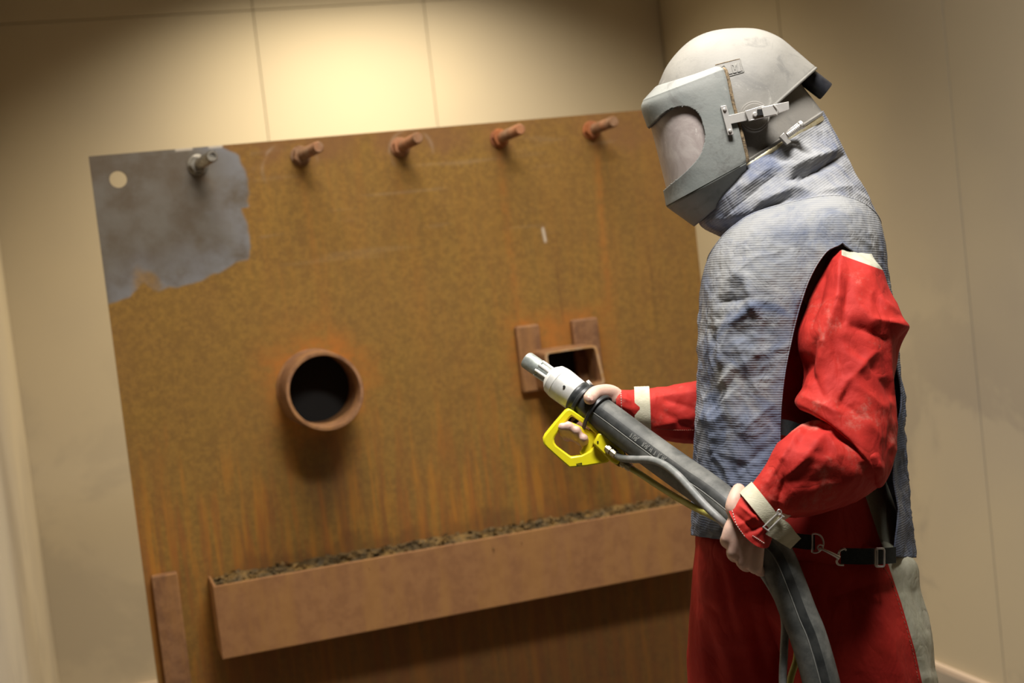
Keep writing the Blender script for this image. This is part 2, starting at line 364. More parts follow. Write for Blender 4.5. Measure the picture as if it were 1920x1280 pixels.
# blasted bare patch, top left
edge_x = .470+.010*n1+np.where(z < 1.80, -.004, .012)-.05*sm(z, 1.93, 1.965)
edge_z = np.interp(x, [.09, .15, .19, .21, .225, .31, .40, .47], [1.585, 1.60, 1.635, 1.61, 1.60, 1.62, 1.645, 1.665])+.008*n1
bare = sm(edge_x-x, -.002, .006)*sm(z-edge_z, -.002, .007)
bare *= 1-.75*sm(.05-np.hypot((x-.19)/.9, (z-1.63)/1.3)+.018*n1, 0, .03)
bluish = np.clip(1-np.minimum(edge_x-x, (z-edge_z)*.8)/.10, 0, 1)
bare *= 1-.6*sm(n1, .75, 1.2)*sm(z, 1.85, 1.95)
SX = [.362, .629, .900, 1.181, 1.454]; SZ = 1.919
orange = 0*x; streakm = .0+.14*sm(fbm(p3*1.7, 2), -.3, .6)+.9*sm(1.25-z+.15*n2, 0, .4)
for i, s in enumerate(SX):
    wdt = .010+.006*np.clip((SZ-z)*2, 0, 1); dr = .012*np.sin(z*5+i)+s+(SZ-z)*.02
    a = (0, .2, .15, .42, .50)[i]
    orange += a*np.exp(-((x-dr)/wdt)**2)*sm(SZ-z, 0, .02)*(1-.75*sm(SZ-z, .3, .8))
    orange += .6*a*np.exp(-(np.hypot(x-s, z-SZ)/.035)**2)
pr = np.hypot(x-.598, z-1.305)
orange += .9*np.exp(-((pr-.10)/.045)**2)*(.55+.45*sm(z, 1.2, 1.45))+.35*np.exp(-((pr-.14)/.06)**2)*sm(n1+.4, 0, 1)
bxd = np.maximum(np.abs(x-1.285)-.12, np.abs(z-1.31)-.09)
orange += .75*np.exp(-(np.clip(bxd, 0, 1)/.03)**2)
orange += .35*sm(.95-z+.08*n2, 0, .2)*sm(x, .1, .3)
dark = .55*np.exp(-((x-.600)/.07)**2)*sm(1.22-z, 0, .06)*(1-sm(1.22-z, .14, .36)+.1*n3)  # pipe's shadow painted below it, mixed with a dark rust stain
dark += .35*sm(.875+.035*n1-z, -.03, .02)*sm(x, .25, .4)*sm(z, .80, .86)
dark += .55*sm(.70-z, 0, .05)*sm(x, .2, .3)*(1-.3*sm(x, 1.3, 1.7))  # shadow under the trough, painted into the plate colour
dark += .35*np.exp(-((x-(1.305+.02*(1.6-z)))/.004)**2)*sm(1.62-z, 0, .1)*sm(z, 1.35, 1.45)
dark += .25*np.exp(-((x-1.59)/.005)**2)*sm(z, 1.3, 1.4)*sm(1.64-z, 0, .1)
brown = .65*sm(z+.05*n1, 1.86, 1.97)+.25*sm(x, 1.35, 1.7)+.20*sm(.25-x, 0, .15)*sm(1.6-z, 0, .1)*sm(z, 1.2, 1.5)
brown = brown*(1-.5*sm(fbm(p3*5+2, 3), -.2, .6))
chalk = .85*np.exp(-((x-(1.281+.0+.10*(1.64-z)))/.0035)**2)*sm(z, 1.617, 1.627)*sm(1.667-z, 0, .008)
for (cx_, cz_, r_) in ((.600, 1.885, .075), (.93, 1.905, .06)):
    chalk += .15*np.exp(-((np.hypot(x-cx_, z-cz_)-r_)/.004)**2)*sm(n1, .0, .7)
chalk += .06*sm(np.abs(fbm(p3*np.array([4, 60, 1])+8, 2)), .75, 1.1)*sm(z, 1.55, 1.75)*(x > .5)
chalk += .85*sm(z, PZ-.006, PZ-.003)*((x > .31)*(x < .355)+(x > .395)*(x < .43))
for nm, v in (('bare', bare), ('bluish', bluish), ('orange', orange), ('streak', streakm), ('brown', brown), ('shade_and_rust', dark), ('chalk', chalk)):
    a = sheet.data.attributes.new(nm, 'FLOAT', 'POINT'); a.data.foreach_set('value', np.clip(v, 0, 1).astype(np.float32))
# studs with nuts
for i, s in enumerate(SX):
    L = (.145, .15, .165, .165, .15)[i]; mt = M['zinc'] if i == 0 else M['bolt']
    tilt = np.array([.1 if i < 2 else .03, 0, .02])
    b = MB(); c0 = np.array([s, PY+.0, SZ]); c1 = c0+np.array([.004, -L, .002])+tilt*.2
    prof = [(0, .0135)]; nt = 22
    for q in range(nt): prof += [(.25+.7*q/nt, .0152), (.25+.7*(q+.5)/nt, .0136)]
    prof += [(.97, .0150), (1, .0125)]
    if i == 0: b.grid(lathe(c0, c1, prof+[(1.0, .0085), (.96, .008)], 20))
    else: b.grid(lathe(c0, c1, prof, 20))
    st_ = b.build('stud', mt, plate, True, angle=50)
    if i == 0: st_['label'] = 'cleaned bare metal stud'
    elif i > 2: st_['label'] = 'rusty stud with an orange streak below'
    n_ = MB(); a0 = .3*i
    for y0, y1, rn in ((-.001, -.005, .027), (-.005, -.026, .0235)):
        m6 = 24 if rn > .025 else 6
        t = np.linspace(0, 2*np.pi, m6, endpoint=False)+a0
        A = [(s+rn*math.cos(q), PY+y0, SZ+rn*math.sin(q)) for q in t]; B = [(s+rn*math.cos(q), PY+y1, SZ+rn*math.sin(q)) for q in t]
        n_.prism(B, A)
    n_.build('nut', M['zinc'] if i == 0 else (M['bolt'] if i < 3 else M['bolt_orange']), st_, True, bevel=.002, angle=25)
# welded pipe stub with slanted cut
def pipe_ring(rad, L, slant, n=64):
    t = np.linspace(0, 2*np.pi, n, endpoint=False)
    return np.stack([.594+rad*np.cos(t)*1.0, PY-(L+slant*np.sin(-t)), 1.306+rad*np.sin(t)], -1)
G = np.array([pipe_ring(.100, 0, 0), pipe_ring(.100, .05, .004), pipe_ring(.1, .10, .01), pipe_ring(.1, .146, .022), pipe_ring(.0985, .149, .022), pipe_ring(.0915, .149, .022), pipe_ring(.090, .146, .022), pipe_ring(.090, .05, 0), pipe_ring(.090, .004, 0)])
b = MB(); b.grid(G, True, False, False); b.grid(np.array([pipe_ring(.105, 0, 0), pipe_ring(.1045, .004, 0), pipe_ring(.100, .010, 0)]), True, False, False)
pp = b.build('pipe_stub', M['section'], plate, angle=50)
b = MB(); b.grid(np.array([pipe_ring(.090, .002, 0), pipe_ring(.01, .002, 0)]), True, False, True); b.build('pipe_shade_disc', M['dark'], pp)  # black disc puts the shade inside the pipe into colour
# box section with two side strips
c4 = [hit(1020, 660, 3.56), hit(1119, 646, 3.56), hit(1136, 720, 3.56), hit(1030, 735, 3.56)]; c4 = np.array(c4)
cen4 = c4.mean(0); t_ = .008
def sq(sc, y, n=5, rc=.012):
    out = []
    for i in range(4):
        p, a, d = c4[i], c4[(i-1) % 4], c4[(i+1) % 4]
        u = (a-p)/np.linalg.norm(a-p); v = (d-p)/np.linalg.norm(d-p)
        for q in np.linspace(0, 1, n):
            out.append(p+u*rc*(1-q)**2+v*rc*q*q)
    out = np.array(out); out = cen4+(out-cen4)*sc; out[:, 1] = y; return out
b = MB(); b.grid(np.array([sq(1, PY), sq(1, 3.563), sq(.985, 3.56)]), True, False, False)
bs = b.build('box_section', M['section'], plate, angle=60)
b = MB(); b.grid(np.array([sq(.985, 3.56), sq(.90, 3.56), sq(.885, 3.563), sq(.885, PY-.003)]), True, False, False); b.grid(np.array([sq(.885, PY-.003), sq(.1, PY-.003)]), True, False, True, 1); b.build('box_inner', [M['section'], M['dark']], bs, angle=60)  # inner end coloured black to stand in for shade inside the box
b = MB(); b.grid(np.array([sq(.986, 3.5595), sq(.90, 3.5595)]), True, False, False); b.build('cut_edge', M['rim'], bs, angle=60)
b = MB(); b.box((1.16, PY-.030, 1.214), (1.228, PY-.001, 1.400)); b.build('side_strip', M['section'], plate, True, bevel=.006)
b = MB(); b.box((1.325, PY-.030, 1.214), (1.402, PY-.001, 1.398)); b.build('side_strip', M['section'], plate, True, bevel=.006)
b = MB(); b.box((1.228, PY-.026, 1.214), (1.325, PY-.001, 1.224)); b.build('cross_strip', M['section'], plate, True, bevel=.003)
# trough: bent sheet with a closed left end
TX0, TX1, TZ0, TZ1, TYF = .255, 1.62, .669, .858, 3.55
b = MB(); th = .007
b.box((TX0, TYF, TZ0), (TX1, TYF+th, TZ1-.001)); b.box((TX0, TYF+th, TZ0), (TX1, PY-.001, TZ0+th))
b.box((TX0, TYF+th, TZ0+th), (TX0+th, PY-.001, TZ1)); b.box((TX1-th, TYF+th, TZ0+th), (TX1, PY-.001, TZ1))
tr = b.build('trough', M['trough'], plate, True, bevel=.0022)
tr['label'] = 'long rusty trough welded across the plate'
rg = np.random.default_rng(3); b = MB(); m1, m2 = 150, 10
tx = np.linspace(TX0+th, TX1-th, m1); ty = np.linspace(TYF+th, PY-.001, m2); a_, c_ = np.meshgrid(ty, tx)
hh = TZ1-.035+.030*((a_-TYF)/.14)+.006*fbm(np.stack([c_*30, a_*30, 0*a_], -1), 3)
b.grid(np.stack([c_, a_, hh], -1), False, False, False)
for q in range(1500):
    px_, py_ = rg.uniform(TX0+.012, TX1-.012), rg.uniform(TYF+.012, PY-.008); s = rg.uniform(.003, .008)
    zz = TZ1-.033+.030*((py_-TYF)/.14)+rg.uniform(0, .006)
    d = rg.normal(size=(4, 3))*s; d[:, 2] *= .5; b.add(np.array([px_, py_, zz])+d, [(0, 1, 2), (0, 2, 3), (0, 3, 1), (1, 3, 2)])
db = b.build('rust_debris', M['flakes'], tr, False); db['kind'] = 'stuff'
# angle uprights at both plate edges, standing on the floor
for xa, xb in ((.114, .178), (1.665, 1.729)):
    b = MB(); b.box((xa, PY-.034, 0), (xb, PY-.001, .886)); b.build('edge_upright', M['section'], plate, True, bevel=.003)
for xa in (.30, 1.50):
    b = MB(); b.box((xa, PY+.013, 0), (xa+.06, PY+.35, .01)); b.box((xa+.025, PY+.013, .01), (xa+.033, PY+.30, .35)); b.build('rear_foot', M['section'], plate, True, bevel=.002)

# ---------------------------------------------------------------- worker
feet = Q((1600, 2140, 0)); person = empty('person', (feet[0], feet[1], 0), 'worker in grey blasting helmet, blue-grey vest and red coverall, holding the blast hose', 'person')
#  body: one continuous surface, grown over joint chains
body = MB()
def limb(tab, m=12, n=14):
    t = np.asarray(tab, float); body.tube(Q(t[:, :3]), t[:, 3], n, m)
    for e in (0, -1):
        c = Q(t[e, :3]); r = t[e, 3]; th = np.linspace(.15, np.pi-.15, 7)
        body.grid(np.array([cyl_pts(c+np.array([0, 0, math.cos(a)*r]), (0, 0, 1), r*math.sin(a), 12) for a in th]))
limb([(1490, 470, 0, .10), (1500, 560, 0, .12), (1505, 700, 0, .12), (1500, 850, 0, .115), (1505, 980, 0, .12), (1510, 1050, 0, .105)], 20, 24)
limb([(1490, 470, 0, .065), (1455, 390, 0, .055), (1425, 320, 0, .06)])
limb([(1405, 215, 0, .088), (1398, 250, 0, .094), (1385, 300, 0, .075), (1360, 335, 0, .045)], 12, 20)
limb([(1330, 262, 0, .012), (1318, 285, 0, .016), (1335, 292, 0, .012)], 6)          # nose
for s in (-1, 1):
    limb([(1412, 245, s*.092, .012), (1415, 262, s*.094, .014), (1408, 278, s*.09, .009)], 6)   # ears
    limb([(1490, 510, 0, .07), (1510, 520, s*.08, .065), (1545, 545, s*.12, .05)], 8)
limb([(1575, 560, -.165, .045), (1590, 640, -.19, .048), (1612, 800, -.24, .043), (1600, 850, -.26, .042), (1520, 890, -.275, .038), (1450, 945, -.298, .029), (1418, 985, -.312, .026)], 20)
limb([(1520, 520, .15, .058), (1470, 640, .17, .048), (1420, 750, .16, .042), (1320, 780, .11, .038), (1220, 768, .075, .030), (1160, 757, .062, .025)], 20)
limb([(1570, 1090, -.07, .075), (1600, 1250, -.08, .075), (1625, 1600, -.09, .06), (1650, 1900, -.07, .055), (1672, 2140, -.06, .045)], 20)
limb([(1420, 1090, .07, .065), (1395, 1250, .09, .070), (1420, 1600, .11, .06), (1440, 1900, .14, .055), (1455, 2110, .16, .045)], 20)
# left hand, back of hand towards the viewer, fingers round the hose
kn = [(1366, 1009, -.316), (1376, 1034, -.317), (1393, 1052, -.316), (1416, 1062, -.312)]
wr = [(1388, 968, -.312), (1397, 975, -.316), (1408, 985, -.316), (1420, 995, -.312)]
for i, (a, b_) in enumerate(zip(wr, kn)):
    mid = tuple((np.array(a)+np.array(b_))/2+np.array([-2, 0, -.003]))
    limb([(*a, .0135), (*mid, .0135), (*b_, .0115)], 8)
    r = (.0098, .0102, .0098, .0088)[i]
    hx_ = b_[0]; hy_ = b_[1]
    limb([(hx_, hy_-2, b_[2], r+.001), (hx_-4+3*i, hy_+5, -.290, r), (hx_+4+3*i, hy_+8, -.256, r), (hx_+26, hy_-4, -.232, r*.95), (hx_+42, hy_-16, -.232, r*.85)], 14)
limb([(1400, 975, -.312, .016), (1404, 1010, -.316, .015), (1402, 1030, -.314, .012)], 8)
limb([(1394, 972, -.315, .014), (1376, 955, -.318, .0125), (1377, 936, -.314, .0108), (1385, 918, -.300, .0102)], 14)
# right hand, thumb over the hose, fingers on the trigger
wr2 = [(1160, 745, .062), (1160, 756, .060), (1158, 768, .058)]
limb([(1170, 757, .062, .024), (1145, 752, .052, .021), (1122, 752, .040, .017)], 8)
limb([(1160, 775, .055, .018), (1135, 785, .045, .018), (1105, 795, .035, .014)], 8)
limb([(1168, 757, .055, .017), (1146, 748, .030, .0190), (1126, 744, .004, .0145)], 8)
limb([(1160, 748, .050, .015), (1148, 741, .035, .017), (1135, 736, .010, .0150), (1116, 737, -.030, .0122), (1106, 746, -.052, .0115)], 14)
for i, (tx_, ty_) in enumerate(((1053, 800), (1065, 799), (1079, 807), (1093, 821))):
    bx, by = 1092+11*i, 770+9*i; r = (.0080, .0098, .0098, .0088)[i]
    limb([(bx+22, by, .045, r+.002), (bx+4, by+10, .050, r+.001), (tx_+14, ty_+17, .035, r), (tx_+8, ty_+15, .006, r), (tx_+3, ty_+9, -.026, r*.97), (tx_+1, ty_, -.044, r*.92)], 16)
bo = body.build('body', M['skin'], person, True, angle=180)
rm = bo.modifiers.new('r', 'REMESH'); rm.mode = 'VOXEL'; rm.voxel_size = .0028; rm.use_smooth_shade = True
sm_ = bo.modifiers.new('s', 'SMOOTH'); sm_.iterations = 4; sm_.factor = .5
def nail(a, ax, u, wd, ln, par):
    b = MB(); a = np.array(a); ax = ax/np.linalg.norm(ax); u = u-ax*(u@ax); u /= np.linalg.norm(u); nn = np.cross(ax, u)
    Gn = []
    for s_ in np.linspace(-1, 1, 7):
        Gn.append([a+ax*ln*s_*.5+nn*wd*.5*q*math.sqrt(max(0, 1-.75*s_**4))+u*(.0016*(1-q*q)) for q in np.linspace(-1, 1, 7)])
    b.grid(np.array(Gn), False, False, False); return b.build('nail', M['nail'], par)
M['nail'] = simple('fingernail', (.70, .42, .34), .3)
tdir = Q((1104, 746, -.066))-Q((1118, 736, -.035))
nail(Q((1107, 745, -.0715)), tdir, -F+.2*UU, .011, .012, bo)

# coverall
cov = MB(); BEI = []
def add_cov(G, segs=(), amp=.0, sc=12, stretch=(1, 1, 1), mi=0, caps=(True, True), beige=None, taper=False):
    N = gnormals(G)
    if amp:
        G = G+N*(amp*crumple(G*sc*np.array(stretch)+3))[..., None]; N = gnormals(G)
    G = folds(G, N, segs)
    r, c = G.shape[:2]; fs = gfaces(r, c, True, *caps); x, y, _ = proj(G.reshape(-1, 3))
    BEI.append(beige(x, y) if beige is not None else 0*x-50.)
    cov.add(G, fs); return G
bb = lambda x, y: x - np.interp(y, [700, 880, 925, 985, 1060, 1130, 1220, 1280, 2200], [1600, 1606, 1621, 1641, 1666, 1690, 1716, 1729, 1790])
torso = [(1400, 470, 1620, 470, 0, .09, 0), (1362, 560, 1640, 560, 0, .145, 0), (1358, 700, 1645, 700, 0, .145, 0), (1342, 850, 1650, 850, 0, .150, 0),
         (1320, 950, 1680, 950, 0, .165, 0), (1304, 1010, 1694, 1010, 0, .178, 0), (1318, 1060, 1712, 1060, 0, .176, 0), (1370, 1110, 1696, 1110, -.01, .155, 0), (1430, 1150, 1630, 1150, -.02, .05, 0)]
Gt = add_cov(loft_px(torso, 110, 120, 2.3), [(1600, 960, 1640, 1040, -4, 14)], .0035, 9, (1, 1, .45), beige=bb)
near_leg = [(1420, 1000, 1660, 1000, -.07, .06, 0), (1392, 1060, 1716, 1050, -.068, .113, 0), (1408, 1130, 1724, 1110, -.075, .120, 0), (1448, 1190, 1742, 1190, -.08, .125, 0), (1466, 1240, 1748, 1250, -.08, .125, 0),
            (1478, 1320, 1756, 1320, -.08, .12, 0), (1530, 1650, 1752, 1650, -.085, .105, 0), (1570, 1900, 1768, 1900, -.07, .10, 0), (1588, 2085, 1775, 2085, -.06, .095, 0)]
Gl = add_cov(loft_px(near_leg, 240, 140, 2.3), [(1500, 1080, 1560, 1270, 6, 26), (1600, 1090, 1600, 1280, -5, 24), (1640, 1120, 1690, 1280, 6, 16), (1480, 1130, 1500, 1280, -6, 18),
    (1560, 1120, 1650, 1090, -4, 14), (1690, 1120, 1735, 1270, 5, 10), (1715, 1110, 1738, 1180, -5, 8)], .0095, 7.5, (1, 1, .35), beige=bb)
far_leg = [(1330, 960, 1500, 960, .0, .08, 0), (1304, 1010, 1505, 1010, .0, .150, 0), (1297, 1060, 1505, 1070, .0, .168, 0), (1294, 1120, 1500, 1130, .01, .168, 0), (1290, 1200, 1500, 1200, .03, .158, 0), (1289, 1280, 1505, 1280, .05, .145, 0),
           (1310, 1650, 1520, 1650, .10, .105, 0), (1345, 1900, 1540, 1900, .13, .10, 0), (1362, 2060, 1545, 2060, .15, .095, 0)]
add_cov(loft_px(far_leg, 220, 120, 2.3), [(1305, 1040, 1325, 1280, 5, 12), (1345, 1060, 1375, 1180, -7, 14), (1375, 1130, 1420, 1280, 7, 18), (1330, 1180, 1350, 1280, -5, 12),
    (1320, 1130, 1340, 1150, -5, 8), (1400, 1110, 1440, 1260, -6, 12)], .0095, 7.5, (1, 1, .35))
# near sleeve, upper part
up = [(1560, 470, 1632, 478, -.165, .03, 0), (1540, 505, 1652, 505, -.17, .062, 0), (1522, 545, 1664, 540, -.18, .074, 0), (1506, 590, 1690, 590, -.19, .080, 0), (1497, 625, 1700, 615, -.195, .082, 0),
      (1497, 655, 1686, 662, -.20, .084, 0), (1506, 690, 1681, 720, -.21, .085, 0), (1504, 725, 1680, 775, -.222, .086, 0), (1492, 757, 1680, 832, -.235, .084, 0), (1535, 780, 1672, 880, -.245, .080, 0),
      (1590, 812, 1655, 908, -.25, .070, 0), (1622, 850, 1640, 912, -.245, .04, 0)]
yoke = lambda x, y: np.minimum(479+(x-1580)*.36-y, x-1578)
upseg = [  # long ridge along the arm front, elbow folds, valleys
    (1577, 478, 1572, 560, 12, 11), (1572, 560, 1545, 640, 10, 12), (1548, 640, 1532, 700, 8, 10), (1545, 520, 1520, 600, -9, 12), (1592, 520, 1582, 600, -7, 11),
    (1600, 560, 1640, 610, 4, 12), (1640, 600, 1698, 612, 10, 13), (1590, 640, 1640, 690, -6, 13), (1600, 610, 1660, 635, -7, 11), (1640, 660, 1592, 712, 8, 12), (1592, 712, 1572, 745, 7, 10),
    (1560, 640, 1580, 700, -6, 12), (1610, 725, 1650, 762, 6, 12), (1640, 690, 1672, 740, -6, 12), (1575, 760, 1600, 700, -5, 10), (1660, 760, 1672, 830, 6, 12), (1530, 640, 1512, 700, -8, 9),
    (1505, 742, 1570, 772, 5, 9), (1515, 680, 1540, 740, -5, 10), (1556, 580, 1530, 640, 4, 10), (1610, 770, 1650, 820, 5, 12), (1570, 745, 1620, 785, -5, 10), (1650, 560, 1680, 585, 5, 9)]
Gu = add_cov(loft_px(up, 170, 150, 2.2), upseg, .0045, 15, (1, 1, .8), beige=yoke)
fore = [(1655, 790, 1668, 880, -.225, .04, 0), (1625, 775, 1655, 905, -.235, .078, 0), (1585, 772, 1620, 930, -.245, .084, 0), (1545, 785, 1585, 946, -.252, .082, 0), (1505, 797, 1548, 958, -.262, .078, 0),
        (1465, 823, 1512, 966, -.272, .070, 0), (1437, 868, 1485, 969, -.282, .056, 0), (1414, 902, 1466, 972, -.295, .044, 0), (1400, 920, 1455, 985, -.304, .038, 4), (1382, 934, 1448, 1004, -.308, .038, 14), (1363, 946, 1442, 1020, -.309, .038, 28)]
foreseg = [(1505, 800, 1470, 860, 9, 11), (1470, 860, 1440, 905, 6, 10), (1560, 800, 1500, 860, 6, 13), (1530, 840, 1470, 895, 8, 11), (1545, 870, 1480, 925, 3, 14), (1470, 895, 1460, 950, -8, 9), (1485, 840, 1455, 890, -6, 9),
    (1545, 800, 1640, 850, -10, 12), (1640, 850, 1655, 900, 7, 12), (1600, 850, 1650, 930, -4, 14), (1470, 955, 1560, 950, 4, 10), (1500, 900, 1560, 900, -4, 14), (1525, 785, 1500, 830, -5, 9),
    (1390, 950, 1420, 975, 4, 5), (1380, 965, 1410, 990, -4, 5), (1385, 985, 1420, 965, 3, 5), (1400, 1000, 1430, 985, -4, 5), (1420, 1000, 1438, 980, 4, 5)]
Gf = add_cov(loft_px(fore, 170, 140, 2.2), foreseg, .0035, 17, (1, 1, 1), caps=(True, False))
# far sleeve
fs_ = [(1420, 690, 1432, 850, .13, .07, 0), (1365, 705, 1372, 845, .12, .07, 0), (1308, 715, 1306, 834, .105, .062, 0), (1268, 722, 1252, 826, .092, .055, 0), (1232, 727, 1222, 812, .08, .048, 0), (1206, 730, 1206, 806, .072, .043, 0),
       (1186, 730, 1186, 803, .060, .040, 0), (1170, 728, 1170, 797, .052, .038, 0), (1154, 727, 1156, 790, .046, .037, 0)]
Gs = add_cov(loft_px(fs_, 120, 100, 2.2), [(1230, 745, 1300, 735, 4, 8), (1240, 770, 1290, 800, -5, 9), (1225, 800, 1300, 780, 5, 8), (1160, 765, 1185, 785, -5, 5), (1162, 745, 1180, 752, 3, 4), (1250, 748, 1300, 765, -5, 7), (1165, 780, 1180, 800, 4, 5), (1240, 815, 1300, 822, 4, 6)],
             .0035, 17, caps=(True, False))
co = cov.build('coverall', M['red'], person, True, angle=180)
a = co.data.attributes.new('beige', 'FLOAT', 'POINT'); a.data.foreach_set('value', np.clip(np.concatenate(BEI)*.02+.5, 0, 1).astype(np.float32))
def near_dd(G, x0, y0, lift=.002):
    x, y, d = (q.ravel() for q in proj(G)); m = np.hypot(x-x0, y-y0)
    k_ = np.argsort(m)[:40]; k_ = k_[d[k_] < d[k_].min()+.03][:6]; w_ = 1/(m[k_]**2+.5)
    return (d[k_]*w_).sum()/w_.sum()-lift
def surf_line(G, pts, r, mat, name, par, lift=.0005, m=20, dash=False):
    T = cr(pts, m); W = np.array([Q((a, b_, near_dd(G, a, b_, lift))) for a, b_ in T])
    b = MB()
    if dash:
        for i in range(0, len(W)-1, 2): b.tube(W[i:i+2], r, 6)
    else: b.tube(W, r, 6)
    return b.build(name, mat, par)
surf_line(Gf, [(1373, 957), (1381, 983), (1396, 1005)], .0007, M['stitch'], 'cuff_stitch', co, .0008, 22, True)
surf_line(Gf, [(1411, 1004), (1421, 1010), (1433, 1018)], .0007, M['stitch'], 'cuff_stitch', co, .0008, 16, True)
surf_line(Gs, [(1164, 733), (1165, 755), (1166, 785)], .0007, M['stitch'], 'cuff_stitch', co, .0008, 22, True)
surf_line(Gl, [(1640, 1002+50), (1665, 1075), (1688, 1140), (1710, 1215), (1722, 1275)], .0006, M['red_stitch'], 'side_stitch', co, .0006, 70, True)
surf_line(Gs, [(1232, 803), (1262, 806), (1300, 806)], .0006, M['red_stitch'], 'sleeve_seam', co, .0006, 40, True)
# wrist straps
def band(T0, T1, n=80, th=.0022):
    A = [ring(t[0:2], t[2:4], t[4], t[5], n, 2.2) for t in cr([T0, T1], 7)]
    G = Q(np.array(A)); N = gnormals(G); O = G+N*th
    return np.vstack([G[:1], O, G[-1:]])
b = MB(); b.grid(band((1411, 905, 1474, 985, -.296, .046), (1388, 925, 1448, 999, -.304, .042)), True, False, False)
ws = b.build('wrist_strap', M['webbing'], co, angle=50)
def ribbon(pts, wd, name, mat, par, th=.0018, m=16, wdir=None):
    """pts: px,py,dd centre line; wd: pixel half-width vector per point"""
    T = cr([tuple(p)+tuple(q) for p, q in zip(pts, wd)], m)
    A = Q(np.stack([T[:, 0]-T[:, 3], T[:, 1]-T[:, 4], T[:, 2]], -1)); B = Q(np.stack([T[:, 0]+T[:, 3], T[:, 1]+T[:, 4], T[:, 2]], -1))
    G = np.stack([A, B, B+F*th, A+F*th], 1); b = MB(); b.grid(G, True, True, True); return b.build(name, mat, par, True, angle=30)
ribbon([(1448, 985, -.340), (1466, 996, -.337), (1478, 1008, -.330), (1492, 1019, -.318)], [(13, -16), (13, -15), (14, -10), (10, -10)], 'strap_tail', M['webbing'], ws)
b = MB(); ringpts = [(1434, 990), (1438, 994), (1462, 966), (1458, 961), (1434, 990)]
for s_ in (0, 9): b.tube(Q([(1431+s_, 988+s_*.7, -.344), (1459+s_, 961+s_*.7, -.344)]), .0012, 8)
for e in ((1431, 988), (1459, 961)): b.tube(Q([(e[0]-1, e[1]-1, -.344), (e[0]+11, e[1]+8, -.344)]), .0012, 8)
t = np.linspace(0, 2*np.pi, 17); b.tube(Q([(1461+4*math.cos(a), 960+5*math.sin(a), -.345) for a in t]), .0008, 6)
b.build('strap_buckle', M['chrome'], ws)
b = MB(); b.grid(band((1189, 727, 1190, 808, .067, .042), (1217, 726, 1221, 813, .077, .048)), True, False, False); b.build('wrist_strap', M['webbing'], co, angle=50)

# vest
rows = [  # L, R, b, bulge, F(x), B(x), dd
    (1327, 493, 1651, 419, .150, -78, 1576, 1576.5), (1321, 512, 1658, 448, .185, -80, 1577, 1577.5), (1317, 535, 1663, 478, .205, -80, 1578, 1578.5), (1315, 560, 1666, 512, .214, -78, 1579, 1580),
    (1313.5, 580, 1668, 530, .218, -76, 1548, 1612), (1312, 605, 1671, 556, .222, -60, 1520, 1636), (1311.5, 640, 1675, 590, .224, -42, 1500, 1655), (1311, 680, 1681, 630, .224, -22, 1484, 1668), (1308, 725, 1688, 690, .224, -10, 1471, 1681), (1305, 775, 1695, 750, .224, 0, 1464, 1690),
    (1305, 830, 1694, 820, .222, 0, 1462, 1681), (1304, 890, 1697, 900, .222, 0, 1463, 1678), (1301, 950, 1706, 970, .222, 0, 1468, 1684), (1298, 1003, 1715, 1045, .222, 4, 1476, 1676)]
T = cr(rows, 300); nC = 420; ex = 2.9; GV = []
for r in T:
    m_, a = (r[0]+r[2])/2, (r[2]-r[0])/2
    def th_of(x):
        c = np.clip((x-m_)/a, -1, 1); return math.acos(np.sign(c)*abs(c)**(ex/2))
    tF, tB = th_of(r[6]), th_of(r[7])
    GV.append(ring(r[0:2], r[2:4], 0, r[4], ex=ex, bulge=r[5], th=np.linspace(tB, tF-2*np.pi, nC)))
GV = Q(np.array(GV)); N = gnormals(GV, False)
wr_ = .0056*crumple(GV*13*np.array([1, 1, .8])+2, 3)++.0018*crumple(GV*34+4, 2)+.0035*fbm(GV*6, 2)
tt = np.linspace(0, 1, GV.shape[0])[:, None]; edge = np.minimum(1, np.minimum(np.arange(nC), nC-1-np.arange(nC))[None]/20)
wr_ = wr_*np.clip(.18+1.5*tt, 0, 1)*(.35+.65*edge)
GV = GV+N*wr_[..., None]; N = gnormals(GV, False)
vseg = [(1340, 560, 1355, 680, 8, 10), (1355, 566, 1400, 560, -13, 9), (1400, 520, 1412, 575, 9, 9), (1412, 575, 1372, 605, 5, 10), (1372, 605, 1350, 690, 8, 8), (1352, 600, 1345, 640, -12, 8),
        (1420, 590, 1400, 560, 6, 8), (1425, 600, 1440, 660, -5, 12), (1346, 680, 1354, 700, -9, 7), (1372, 692, 1352, 720, 7, 7), (1380, 700, 1350, 760, -6, 9), (1330, 590, 1338, 700, 5, 6), (1440, 520, 1462, 600, 4, 12), (1470, 470, 1450, 560, -4, 12),
        (1420, 480, 1360, 530, 5, 12), (1380, 640, 1420, 730, 5, 10), (1390, 720, 1330, 780, 5, 9), (1430, 720, 1450, 800, -4, 12), (1400, 800, 1445, 760, 5, 8), (1360, 790, 1400, 840, -5, 10), (1330, 840, 1420, 870, 5, 10), (1330, 780, 1340, 880, 5, 6), (1450, 830, 1390, 880, -5, 8),
        (1480, 450, 1520, 400, 4, 16), (1540, 410, 1600, 400, 3, 12), (1440, 450, 1400, 500, -3, 10), (1640, 470, 1660, 500, -3, 6)]
GV = folds(GV, N, [q[:4]+(q[4]*(.42 if q[4] < 0 else .75), q[5]*1.05) for q in vseg])
rt = np.where((T[:, 7]-T[:, 6]) < 1.6)[0]; mid_ = (GV[rt, 0]+GV[rt, -1])/2; GV[rt, 0] = mid_; GV[rt, -1] = mid_
vest = mesh_obj('vest', GV, gfaces(GV.shape[0], nC, False), M['vest'], person)
bm = bmesh.new(); bm.from_mesh(vest.data); bmesh.ops.remove_doubles(bm, verts=bm.verts, dist=.0002); bm.to_mesh(vest.data); bm.free()
